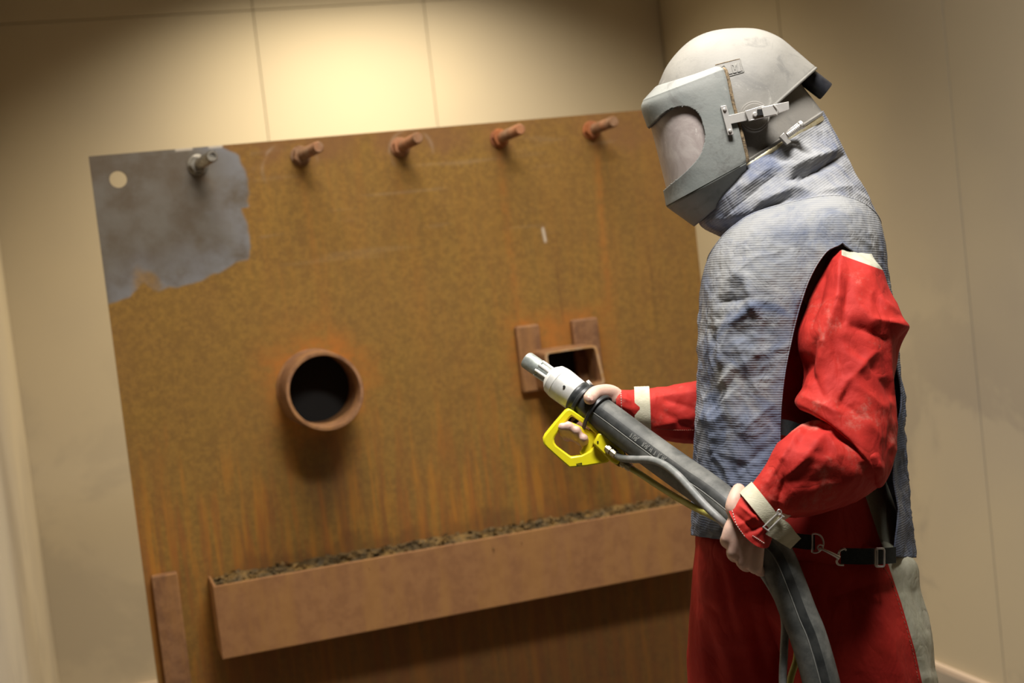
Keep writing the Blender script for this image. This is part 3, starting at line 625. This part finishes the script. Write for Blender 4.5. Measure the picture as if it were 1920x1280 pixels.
s = vest.modifiers.new('s', 'SOLIDIFY'); s.thickness = .0022; s.offset = 0
# piping along the armhole and neckline
b = MB(); b.tube(GV[rt[-1]:, -1][::2], .0016, 6); b.tube(GV[rt[-1]:, 0][::2], .0016, 6); b.build('hem_edge', M['vest'], vest)
b = MB(); NK = GV[0]; b.tube(NK[::2], .0022, 6); b.build('neck_seam', M['hood'], vest)
bp = ribbon([(1460, 800, -.212), (1482, 803, -.206), (1510, 812, -.17)], [(-1, -15), (-1, -15), (-1, -14)], 'side_strap', M['black_web'], vest)
ribbon([(1484, 1012, -.228), (1505, 1015, -.230), (1528, 1017, -.226)], [(0, -14)]*3, 'belt_strap', M['black_web'], vest)
ribbon([(1577, 1042, -.226), (1620, 1043, -.222), (1660, 1042, -.205), (1680, 1040, -.185)], [(0, -15)]*4, 'belt_strap', M['black_web'], vest)
b = MB(); t = np.linspace(-1.9, 1.9, 22); D = [(1528+16*math.cos(a), 1018+18*math.sin(a), -.231) for a in t]; b.tube(Q(D+[D[0]]), .0014, 8); b.build('d_ring', M['chrome'], vest)
b = MB(); b.tube(Q([(1536, 1027, -.234), (1550, 1033, -.236), (1566, 1041, -.234), (1573, 1045, -.232)]), [.0016, .0022, .003, .0036], 10, 12)
b.tube(Q([(1583, 1028, -.231), (1574, 1033, -.232), (1572, 1045, -.232), (1569, 1052, -.232), (1572, 1058, -.232), (1582, 1059, -.231)]), .0017, 8, 24)
b.tube(Q([(1583, 1028, -.231), (1586, 1031, -.226)]), .0016, 8)
b.tube(Q([(1538+5*math.cos(a), 1026+5*math.sin(a), -.234) for a in np.linspace(0, 2*np.pi, 13)]), .0013, 8); b.build('snap_hook', M['chrome'], vest)
b = MB()
for x0, x1, y0, y1 in ((1641, 1658, 1028, 1062),):
    rc = 4; pts = []
    for cx, cy, a0 in ((x1-rc, y0+rc, -90), (x1-rc, y1-rc, 0), (x0+rc, y1-rc, 90), (x0+rc, y0+rc, 180)):
        pts += [(cx+rc*math.cos(math.radians(a0+q)), cy+rc*math.sin(math.radians(a0+q)), -.220) for q in (0, 30, 60, 90)]
    b.tube(Q(pts+[pts[0]]), .0016, 8); b.tube(Q([(1645, 1030, -.223), (1645, 1060, -.223)]), .0010, 6)
b.build('slide_buckle', M['chrome'], vest)

# hood collar between helmet and vest
hood = [(1322, 352, 1543, 208, 0, .117, 0), (1316, 372, 1551, 222, 0, .124, 0), (1308, 398, 1567, 252, 0, .132, 2), (1316, 424, 1583, 288, 0, .138, 2), (1345, 440, 1598, 318, 0, .142, -4), (1360, 448, 1614, 345, 0, .146, -14),
        (1346, 470, 1632, 380, 0, .150, -42), (1326, 496, 1651, 420, 0, .158, -72)]
Gh = loft_px(hood, 150, 200, 2.3); N = gnormals(Gh)
tt = np.linspace(0, 1, 150)[:, None]; Gh = Gh+N*((.0035*crumple(Gh*12+1, 3))*np.clip(tt*5, 0, 1)*np.clip((1-tt)*5, 0, 1))[..., None]; N = gnormals(Gh)
Gh = folds(Gh, N, [(1500, 335, 1580, 292, -16, 9), (1490, 310, 1560, 285, 10, 12), (1480, 345, 1510, 360, 8, 9), (1500, 322, 1482, 338, -10, 7), (1440, 315, 1400, 350, 6, 9), (1450, 330, 1360, 405, -10, 12), (1480, 300, 1450, 290, -9, 10), (1480, 275, 1500, 300, 7, 9),
    (1560, 270, 1590, 310, 4, 10), (1430, 350, 1370, 400, 4, 8), (1540, 360, 1600, 350, 6, 14), (1430, 375, 1480, 355, 9, 11), (1420, 395, 1480, 372, -7, 8), (1600, 370, 1640, 400, -3, 9), (1345, 385, 1390, 345, 5, 8), (1360, 425, 1420, 405, -6, 10)])
hd = mesh_obj('hood', Gh, gfaces(150, 200), M['hood'], person); s = hd.modifiers.new('s', 'SOLIDIFY'); s.thickness = .002; s.offset = 0
# clamp band round the rim and its worm-screw buckle
CB = [Q(ring(a[0:2], a[2:4], 0, a[4], 120, 2.3)) for a in ((1320, 356, 1545, 211, .120), (1318, 362, 1548, 217, .1235), (1316, 368, 1550, 222, .1225))]
b = MB(); b.grid(np.array(CB), True, False, False); cb = b.build('clamp_band', M['brass'], hd, angle=60)
b = MB(); c0, c1 = Q((1476, 254, -.137)), Q((1500, 236, -.137))
b.grid(lathe(c0, c1, [(0, .004)]+[q for i in range(9) for q in ((i/9, .0056), ((i+.5)/9, .0044))]+[(1, .0058), (1.0, .0072), (1.22, .0072), (1.22, .003)], 14))
A, B = ppoly([(1470, 248), (1484, 266), (1476, 271), (1462, 256)], -.133, .012); b.prism(A, B)
A, B = ppoly([(1462, 256), (1498, 228), (1504, 238), (1470, 264)], -.127, .003); b.prism(A, B); b.build('clamp_screw', M['chrome'], hd, bevel=.0006)

# helmet
def hrow(prof, C, D, ex, ns=41):
    prof = np.asarray(prof, float); C = np.asarray(C, float); out = []
    for a in np.linspace(-math.pi/2, math.pi/2, ns):
        s_ = math.sin(a); kk = max(abs(math.cos(a)), 1e-3)**(2/ex); sd = math.copysign(abs(s_)**(2/ex), s_)
        out.append([(C[0]+(p[0]-C[0])*kk, C[1]+(p[1]-C[1])*kk, D*sd) for p in prof])
    return Q(np.array(out))
prof = cr([(1246, 235), (1233, 175), (1240, 145), (1256, 115), (1284, 84), (1312, 66), (1345, 56), (1385, 52.5), (1425, 55), (1462, 70), (1492, 94), (1514, 113), (1529, 125)], 70)
prof = np.vstack([prof, [(1529.5, 128), (1526, 131)]])
shell_G = hrow(prof, (1404, 240), .131, 2.35, 61)
helmet = mesh_obj('helmet', shell_G, gfaces(61, prof.shape[0], False), M['shell'], person); s = helmet.modifiers.new('s', 'SOLIDIFY'); s.thickness = .004; s.offset = -1
helmet['label'] = 'dusty grey blasting helmet'
b = MB(); b.tube(np.array([r[-2] for r in shell_G]), .0026, 8); b.build('rear_rim', M['shell'], helmet)
low = [(1290, 150, 1470, 110, 0, .08, 0), (1275, 215, 1495, 145, 0, .118, 0), (1283, 262, 1508, 165, 0, .1215, 0), (1300, 310, 1526, 188, 0, .121, 0), (1322, 350, 1541, 208, 0, .119, 0)]
b = MB(); Glow = loft_px(low, 40, 120, 2.35); b.grid(Glow, True, True, False); b.build('inner_shell', M['shell_low'], helmet, angle=60)
b = MB(); b.grid(np.array([CB[0]*0+Q(ring((1322, 350), (1541, 208), 0, .119, 120, 2.35)), Q(ring((1319, 354), (1545, 209), 0, .123, 120, 2.35)), Q(ring((1320, 358), (1546, 213), 0, .122, 120, 2.35))]), True, False, False); b.build('rim_bead', M['shell_low'], helmet)
# visor: rows front point, back point, half width, exponent
vr = [(1252, 160, 1342, 127, .108, 2.6), (1232, 163, 1350, 127, .128, 2.8), (1208, 189, 1357, 131, .137, 3.0), (1205, 205, 1363, 152, .139, 3.0), (1217, 242, 1372, 196, .139, 3.0), (1232, 300, 1386, 246, .137, 3.0),
      (1247, 362, 1397, 292, .133, 3.0), (1251, 386, 1398, 304, .131, 3.0)]
vr2 = [(1251, 386, 1398, 304, .131, 3.0), (1303, 423, 1399, 338, .108, 2.6)]
nphi = 260
def vpoint(r, ph):
    e = r[5]; c, s_ = math.cos(ph), math.sin(ph)
    fw = abs(s_)**(2/e); dp = math.copysign(abs(c)**(2/e), c)
    return (r[2]+(r[0]-r[2])*fw, r[3]+(r[1]-r[3])*fw, -r[4]*dp)
def vis_rows(tab, m, linear=False):
    t = np.array(tab)
    if linear:
        u = np.linspace(0, len(t)-1, m); T = np.stack([np.interp(u, range(len(t)), t[:, j]) for j in range(6)], -1)
    else: T = cr(t, m)
    return T
TV = np.vstack([vis_rows(vr[:3], 14, True)[:-1], vis_rows(vr[2:], 190)])
phs = np.linspace(0, math.pi, nphi)
gv = np.array([[vpoint(r, p) for p in phs] for r in TV])      # px, py, dd
# window outline, given on the near half and mirrored to the far half
poly = np.array([(1195, 250), (1217, 239), (1245, 213), (1262, 203), (1280, 199), (1297, 203), (1310, 214), (1318, 232), (1322, 255), (1319, 275), (1312, 292), (1300, 308), (1280, 328), (1262, 343), (1247, 356), (1225, 372)], float)
pp_ = np.vstack([cr(poly, 90)])
gvn = gv.copy(); half = nphi//2
def inside(x, y, pl):
    r = np.zeros(x.shape, bool); j = len(pl)-1
    for i in range(len(pl)):
        c = ((pl[i, 1] > y) != (pl[j, 1] > y)) & (x < (pl[j, 0]-pl[i, 0])*(y-pl[i, 1])/(pl[j, 1]-pl[i, 1]+1e-12)+pl[i, 0]); r ^= c; j = i
    return r
# work in un-projected (slice) pixel space: gv x,y do not include perspective of depth, which keeps both halves symmetric
def snap(gx_, gy_, pl, tol):
    best = np.full(gx_.shape, 1e9); bx_ = gx_.copy(); by_ = gy_.copy()
    for i in range(len(pl)-1):
        a, c = pl[i], pl[i+1]; d = c-a; L = d@d
        if L < 1e-9: continue
        t = np.clip(((gx_-a[0])*d[0]+(gy_-a[1])*d[1])/L, 0, 1); qx, qy = a[0]+t*d[0], a[1]+t*d[1]; ds = np.hypot(gx_-qx, gy_-qy)
        m = ds < best; best[m] = ds[m]; bx_[m] = qx[m]; by_[m] = qy[m]
    m = best < tol; return np.where(m, bx_, gx_), np.where(m, by_, gy_)
sx_, sy_ = snap(gv[..., 0], gv[..., 1], pp_, .9)
gvn[..., 0], gvn[..., 1] = sx_, sy_
GW = Q(gvn); fs = gfaces(GW.shape[0], nphi, False); fa = np.array(fs); cx_ = gvn[..., 0].ravel()[fa].mean(1); cy_ = gvn[..., 1].ravel()[fa].mean(1)
ins = inside(cx_, cy_, pp_)
visor = mesh_obj('visor', GW, [f for f, i in zip(fs, ins) if not i], M['visor'], helmet)
s = visor.modifiers.new('s', 'SOLIDIFY'); s.thickness = .0045; s.offset = 0
visor.data.set_sharp_from_angle(angle=math.radians(28))
TL = vis_rows(vr[2:], 60); TL[:, 4] -= .004; TL[:, 0] += 4
b = MB(); b.grid(Q(np.array([[vpoint(r, p) for p in np.linspace(.02, math.pi-.02, 90)] for r in TL])), False, False, False)
ln = b.build('visor_lens', M['lens'], helmet, angle=180); ln['label'] = 'scratched dusty pinkish lens'
b = MB(); b.grid(Q(np.array([[vpoint(r, p) for p in phs[::2]] for r in vis_rows(vr2, 12, True)])), False, False, False)
ch = b.build('chin_guard', M['visor'], helmet, angle=180); s = ch.modifiers.new('s', 'SOLIDIFY'); s.thickness = .004; s.offset = 0
# gritty seal along the visor's rear edge, both sides
for sgn in (1, -1):
    b = MB(); b.tube(Q([(r[2]+3, r[3], -sgn*(r[4]-.003)) for r in TV[10::6]]), .0032, 8); b.build('visor_seal', M['grit'], helmet)
# pivot disc and latch (near side)
def disc(c, r, dd0, dd1, n=40):
    A = Q([(c[0]+r*math.cos(a), c[1]+r*math.sin(a), dd0) for a in np.linspace(0, 2*np.pi, n, endpoint=False)]); return A, A-F*(dd0-dd1)*-1
b = MB()
for r, d0, d1 in ((29, -.120, -.136), (25, -.130, -.138)):
    A = Q([(1415+r*math.cos(a), 218+r*math.sin(a), d1) for a in np.linspace(0, 2*np.pi, 48, endpoint=False)]); b.prism(A, A+F*(d0*-1+d1)*-1)
pv = b.build('pivot_disc', M['shell_low'], helmet, True, bevel=.0012)
b = MB(); A, B = ppoly([(1351, 199), (1362, 197), (1367, 216), (1398, 209), (1402, 220), (1400, 226), (1371, 232), (1375, 248), (1376, 252), (1365, 253)], -.1435, .003); b.prism(A, B)
lt = b.build('latch_plate', M['chrome'], helmet, True, bevel=.0005)
for q in ((1359, 205), (1369, 245)):
    b = MB(); A = Q([(q[0]+3.6*math.cos(a), q[1]+3.6*math.sin(a), -.1465) for a in np.linspace(0, 2*np.pi, 16, endpoint=False)]); b.prism(A, A+F*.003)
    A = Q([(q[0]+2.4*math.cos(a), q[1]+2.4*math.sin(a), -.1478) for a in np.linspace(0, 2*np.pi, 16, endpoint=False)]); b.prism(A, A+F*.002); b.build('rivet', M['chrome'], helmet, True, bevel=.0005)
b = MB()
A, B = ppoly([(1397, 208), (1432, 197), (1434, 201), (1430, 221), (1404, 227)], -.147, .006); b.prism(A, B)
A, B = ppoly([(1428, 201), (1479, 190), (1480, 205), (1455, 214), (1432, 219)], -.151, .007); b.prism(A, B)
b.tube(Q([(1450, 196, -.155), (1458, 206, -.156), (1457, 216, -.155)]), .0015, 8, 8); b.tube(Q([(1405, 226, -.149), (1430, 220, -.150), (1455, 215, -.150)]), .0011, 8)
b.build('latch_lever', M['chrome'], helmet, True, bevel=.0008)
b = MB(); A, B = ppoly([(1420, 205), (1430, 204), (1431, 215), (1420, 217)], -.152, .003); b.prism(A, B); b.build('latch_slot', M['dark'], lt, False)
b = MB(); A = Q([(1416+4.5*math.cos(a), 214+4.5*math.sin(a), -.154) for a in np.linspace(0, 2*np.pi, 16, endpoint=False)]); b.prism(A, A+F*.005); b.build('latch_screw', M['chrome'], lt, True, bevel=.001)
# breathing-air port at the back
c0, c1 = Q((1497, 132, .0)), Q((1549, 172, .0)); dirp = (c1-c0)
b = MB(); b.grid(lathe(c0, c1, [(0, .0165), (.96, .0165), (1, .0155), (1, .0125), (.7, .012), (.68, .001)], 28)); b.build('air_port', M['black_rubber'], helmet, True, angle=50)
b = MB(); b.grid(lathe(Q((1478, 118, 0)), Q((1512, 144, 0)), [(0, .024), (1, .0215)], 28)); b.build('port_socket', M['shell_low'], helmet, True)
# moulded emblem on the shell: rectangle with raised letters
shF = hrow(prof, (1404, 240), .131, 2.35, 241)
def mark(pts, r, mt, name, lift): return surf_line(shF, pts, r, mt, name, helmet, lift, 14)
tile = MB(); A_ = []
for v_ in np.linspace(0, 1, 9):
    l_, r_ = np.array((1341, 123))+v_*np.array((7, 22)), np.array((1387, 111))+v_*np.array((7, 23))
    A_.append([Q((*(l_+(r_-l_)*u_), near_dd(shF, *(l_+(r_-l_)*u_), .0004))) for u_ in np.linspace(0, 1, 17)])
tile.grid(np.array(A_), False, False, False); tile.build('emblem_panel', M['shell_low'], helmet)
mark([(1341, 122), (1364, 116), (1387, 110.5)], .0009, M['grit'], 'emblem_groove', .0003)
mark([(1388, 111), (1391, 122), (1395, 134)], .0008, M['shell'], 'emblem_edge', .0006)
mark([(1362, 144), (1378, 140), (1395, 135)], .0009, M['shell'], 'emblem_edge', .0006)
for q_ in ([(1371, 121), (1373, 129), (1375, 137)], [(1381, 118.5), (1382, 127), (1383, 135)], [(1387, 117), (1389, 125), (1391, 133)], [(1371, 121), (1376, 124), (1378, 131)], [(1381, 118.5), (1379, 124), (1378, 131)], [(1361, 142), (1363, 139.5), (1366, 137)],
           [(1352, 126), (1358, 123), (1361, 128), (1357, 131), (1363, 133), (1362, 139), (1356, 141)]):
    mark(q_, .0010, M['shell'], 'emblem_letter', .0008)
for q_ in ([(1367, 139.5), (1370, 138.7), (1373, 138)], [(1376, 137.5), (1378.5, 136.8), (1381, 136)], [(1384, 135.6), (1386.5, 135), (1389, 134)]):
    mark(q_, .0007, M['dark'], 'emblem_painted_shade', .0006)  # dark dashes painted as shade at the feet of the letters
# boots
for (bx, by, bd, nm) in ((1672, 2140, -.06, 1), (1455, 2110, .16, 2)):
    a = Q((bx, by, bd)); fwd = -RR.copy(); fwd[2] = 0; fwd /= np.linalg.norm(fwd); sd = np.cross(fwd, (0, 0, 1)); b = MB(); G = []
    for t, hw, hh in ((-.09, .025, .05), (-.08, .038, .085), (-.03, .043, .12), (.03, .045, .11), (.09, .048, .085), (.15, .05, .07), (.19, .042, .055), (.215, .02, .03)):
        th = np.linspace(0, 2*np.pi, 20, endpoint=False); G.append([np.array([a[0], a[1], .012+hh/2])+fwd*t+sd*hw*math.cos(q)+np.array([0, 0, hh/2*math.sin(q)]) for q in th])
    b.grid(np.array(G)); b.tube([(a[0], a[1], .06), (a[0], a[1], .26)], [.052, .058], 20)
    b.prism([np.array([a[0], a[1], 0])+fwd*t+sd*s_ for t, s_ in ((-.095, -.035), (.1, -.05), (.2, -.035), (.22, 0), (.2, .035), (.1, .05), (-.095, .035))],
            [np.array([a[0], a[1], .022])+fwd*t+sd*s_ for t, s_ in ((-.095, -.035), (.1, -.05), (.2, -.035), (.22, 0), (.2, .035), (.1, .05), (-.095, .035))]); b.build('boot', M['boot'], person, angle=45)

# ---------------------------------------------------------------- blast hose with nozzle and dead-man handle
hz_ = [(1078, 740, -.004), (1115, 767, -.020), (1148, 791, -.042), (1192, 824, -.076), (1237, 857, -.115), (1282, 889, -.160), (1326, 920, -.205), (1368, 954, -.242), (1405, 988, -.262), (1436, 1018, -.270), (1456, 1045, -.272), (1477, 1095, -.275),
       (1497, 1148, -.280), (1516, 1195, -.285), (1540, 1280, -.290), (1566, 1400, -.29)]
W = Q(np.array(hz_)); base = W[-1]
tail = np.array([base+(.02, -.005, -.25), base+(.05, -.05, -.55), (base[0]+.14, base[1]-.16, .09), (base[0]+.35, base[1]-.38, .028), (base[0]+.75, base[1]-.8, .028), (2.35, -.2, .028), (2.2, -1.6, .028)])
hose_root = empty('blast_hose', (base[0]+.3, base[1]-.3, 0), 'thick black rubber blast hose with nozzle and yellow handle, held by the worker', 'hose')
path = cr(np.vstack([W, tail]), 420)
b = MB(); b.tube(path, .0272, 40); hs = b.build('hose', M['hose'], hose_root, angle=180)
# flat moulded band along the hose, with seam line
tg = np.gradient(path, axis=0); tg /= np.linalg.norm(tg, axis=1, keepdims=True)
def on_hose(i, ang, r):
    n0 = -F-(tg[i]*(-F@tg[i])); n0 /= np.linalg.norm(n0); u0 = np.cross(tg[i], n0); u0 *= np.sign(u0@UU) if abs(u0@UU) > 1e-6 else 1
    return path[i]+r*(n0*math.cos(ang)+u0*math.sin(ang))
ids = list(range(4, 300, 2))
G = np.array([[on_hose(i, a, .0279) for a in np.linspace(-.12, .30, 6)] for i in ids if True])
b = MB(); b.grid(G, False, False, False); b.build('hose_band', M['hose_band'], hs)
b = MB(); b.tube([on_hose(i, -.20, .0273) for i in ids], .0007, 6); b.build('seam_line', M['hose_line'], hs)
# embossed maker's lettering, worn beyond reading
rg = np.random.default_rng(5); b = MB()
x_h = proj(path)[0]
def at_x(xv): return int(np.abs(x_h[:260]-xv).argmin())
for x0, nn in ((1197, 5), (1219, 7), (1244, 1), (1251, 5), (1390, 0)):
    for q in range(nn):
        xv = x0+q*2.9; i = at_x(xv); i2 = at_x(xv+1.3)
        p0, p1, p2 = on_hose(i, -.07, .0282), on_hose(i, .20, .0282), on_hose(i, .08, .0282); t3 = tg[i]*.0022
        b.tube([p0, p1], .00045, 5); b.tube([(p0, p1, p2)[q % 3], (p0, p1, p2)[q % 3]+t3], .00045, 5); b.tube([(p1, p2, p0)[q % 3]+t3*.0, (p2, p0, p1)[(q+1) % 3]+t3], .00045, 5)
b.build('embossed_lettering', M['hose_line'], hs)
# nozzle holder, nozzle
n0, n1 = Q((1082, 743, -.006)), Q((1032, 705, .018))
def ln_(t): return n0+(n1-n0)*t
b = MB(); b.grid(lathe(n0, n1, [(-.05, .0262), (.0, .0272), (.62, .0285), (.63, .0275), (.65, .0285), (.86, .0262), (.99, .0190), (1.0, .0150)], 40)); nh = b.build('nozzle_holder', M['nozzle'], hose_root, True, angle=30)
b = MB(); ax = (n1-n0)/np.linalg.norm(n1-n0); u = -F-ax*(-F@ax); u /= np.linalg.norm(u); b.grid(lathe(ln_(.30)+u*.0255, ln_(.30)+u*.030, [(0, .0022), (1, .0022)], 10)); b.build('set_screw', M['dark'], nh)
for sg in (1,):
    v = np.cross(ax, u); v *= np.sign(v@UU); b = MB(); b.grid(lathe(ln_(-.02)+v*.022, ln_(-.06)+v*.033, [(0, .004), (.6, .004), (.6, .006), (1, .005)], 12)); b.build('wing_bolt', M['nozzle'], nh)
t0, t1 = ln_(.95), Q((987, 674, .040))
b = MB(); b.grid(lathe(t0, t1, [(0, .0135), (.42, .0135), (.45, .0150), (.97, .0148), (1.0, .0138), (1.0, .0095), (.8, .008)], 32))
tip = b.build('nozzle', M['nozzle_tip'], hose_root, True, angle=40)
ax2 = (t1-t0)/np.linalg.norm(t1-t0); u2 = np.cross(ax2, (0, 0, 1)); u2 /= np.linalg.norm(u2); v2 = np.cross(ax2, u2)
for q in range(8):
    a = q*math.pi/4; o_ = u2*math.cos(a)+v2*math.sin(a); b = MB(); b.tube([t0+(t1-t0)*.02+o_*.0135, t0+(t1-t0)*.48+o_*.0140], .0028, 8); b.build('nozzle_rib', M['nozzle'], tip)
# collar of the hose and cable ties
b = MB(); h0, h1 = Q((1082, 743, -.006)), Q((1122, 772, -.024)); b.grid(lathe(h0, h1, [(-.03, .0280), (0, .0286), (.10, .0286), (.14, .0276), (1, .0276)], 40)); b.build('hose_collar', M['hose_band'], hose_root, angle=30)
def tie(c, ax_, down, ex_):
    ax_ = ax_/np.linalg.norm(ax_); dn = down-ax_*(down@ax_); dn /= np.linalg.norm(dn); sd = np.cross(ax_, dn); pts = []
    for a in np.linspace(0, 2*np.pi, 49):
        ca, sa = math.cos(a), math.sin(a); rd = .0305
        pts.append(c+sd*rd*sa*(1-.45*max(0, ca)**2)+dn*(rd*ca+(ex_ if ca > 0 else 0)*ca))
    t = MB()
    for dx_ in (-.0017, 0, .0017): t.tube(np.array(pts)+ax_*dx_, .0017, 8)
    return t.build('cable_tie', M['hose_band'], hose_root)
hax = Q((1148, 791, -.042))-Q((1082, 743, -.006))
tie(Q((1096, 753, -.013)), hax, -UU-.25*RR, .017); tie(Q((1122, 772, -.026)), hax, -UU-.25*RR, .018)
# dead-man handle
def frame_prism(b, outer, inner, dd, th):
    A, B = ppoly(outer, dd, th); C_, D_ = ppoly(inner, dd, th); n = len(outer)
    V = np.vstack([A, C_, B, D_]); f = []
    for i in range(n):
        j = (i+1) % n; f += [(i, j, n+j, n+i), (2*n+i, 3*n+i, 3*n+j, 2*n+j), (i, 2*n+i, 2*n+j, j), (n+i, n+j, 3*n+j, 3*n+i)]
    b.add(V, f)
outer = [(1075, 770), (1066, 765), (1060, 769), (1040, 792), (1022, 814), (1018, 822), (1019, 832), (1025, 839), (1046, 858), (1068, 877), (1100, 874), (1140, 867), (1150, 855), (1143, 838), (1138, 815), (1108, 793)]
inner = [(1080, 785), (1073, 780), (1069, 783), (1054, 800), (1041, 818), (1039, 823), (1040, 830), (1044, 836), (1056, 845), (1071, 856), (1090, 853), (1106, 845), (1114, 836), (1119, 826), (1116, 812), (1100, 799)]
b = MB(); frame_prism(b, outer, inner, -.026, .030); hn = b.build('deadman_handle', M['yellow'], hose_root, True, bevel=.0028, angle=40)
b = MB(); A, B = ppoly([(1054, 790), (1057, 786), (1084, 796), (1120, 814), (1116, 826), (1108, 846), (1098, 853), (1087, 851), (1088, 847), (1101, 826), (1100, 819), (1080, 805), (1056, 795)], -.030, .014); b.prism(A, B)
b.build('trigger', M['yellow'], hn, True, bevel=.002, angle=40)
b = MB(); A, B = ppoly([(1122, 812), (1133, 812), (1162, 836), (1172, 852), (1158, 872), (1146, 866), (1112, 832)], -.036, .034); b.prism(A, B); vb = b.build('valve_block', M['yellow'], hn, True, bevel=.003, angle=40)
b = MB(); A, B = ppoly([(1144, 838), (1164, 838), (1175, 852), (1162, 876), (1150, 868), (1136, 852)], -.036, .027); b.prism(A, B); b.build('valve_face', M['dark_yellow'] if 'dark_yellow' in M else simple('dusty_olive_face', (.20, .16, .03), .6), hn, True, bevel=.002)
for q in ((1121, 828), (1082, 859)):
    b = MB(); A = Q([(q[0]+1.6*math.cos(a), q[1]+1.6*math.sin(a), -.0545 if q[0] > 1100 else -.0408) for a in np.linspace(0, 2*np.pi, 10, endpoint=False)]); b.prism(A, A+F*.002); b.build('pin', M['dark'], hn, False)
b = MB(); A, B = ppoly([(1080, 869), (1091, 867), (1092, 872), (1081, 874)], -.0405, .001); b.prism(A, B); b.build('maker_mark', M['dark'], hn, False)
# fittings and air lines
def fitting(a, c, name):
    a, c = Q(a), Q(c); b = MB(); b.grid(lathe(a, c, [(0, .0045), (.15, .0045), (.15, .0075), (.38, .0075), (.38, .0055), (.5, .0055), (.5, .0072), (.78, .0072), (.8, .0060), (1.0, .0055)], 8)); return b.build(name, M['brass'], hose_root, True, angle=25)
fitting((1136, 838, -.052), (1160, 856, -.064), 'hose_fitting'); fitting((1162, 864, -.045), (1188, 880, -.056), 'hose_fitting')
b = MB(); gl = [(1157, 854, -.062), (1168, 859, -.078), (1190, 861, -.108), (1220, 862, -.140), (1245, 871, -.168), (1270, 890, -.202), (1296, 918, -.232), (1322, 947, -.256), (1352, 976, -.276), (1385, 1012, -.262), (1420, 1060, -.245), (1455, 1115, -.245), (1471, 1160, -.255), (1470, 1220, -.262), (1468, 1285, -.265), (1475, 1400, -.265)]
gp = Q(np.array(gl)); tl = np.vstack([gp, tail+np.array([-.07, -.045, 0])-np.array([0, 0, 1])*np.array([0, 0, 0, .015, .015, .015, .015])[:, None]]); b.tube(tl, .0061, 14, 200); b.build('grey_air_line', M['grey_hose'], hose_root, angle=180)
b = MB(); yl = [(1184, 878, -.055), (1200, 888, -.065), (1230, 908, -.095), (1262, 928, -.135), (1300, 950, -.195), (1335, 967, -.25), (1365, 985, -.262), (1400, 1020, -.24), (1450, 1100, -.225), (1490, 1180, -.235), (1494, 1230, -.245), (1480, 1285, -.25), (1470, 1400, -.25)]
yp = Q(np.array(yl)); tl = np.vstack([yp, tail+np.array([-.10, -.0, 0])-np.array([0, 0, 1])*np.array([0, 0, 0, .015, .016, .016, .016])[:, None]]); b.tube(tl, .0052, 14, 200); b.build('yellow_air_line', M['yellow_hose'], hose_root, angle=180)
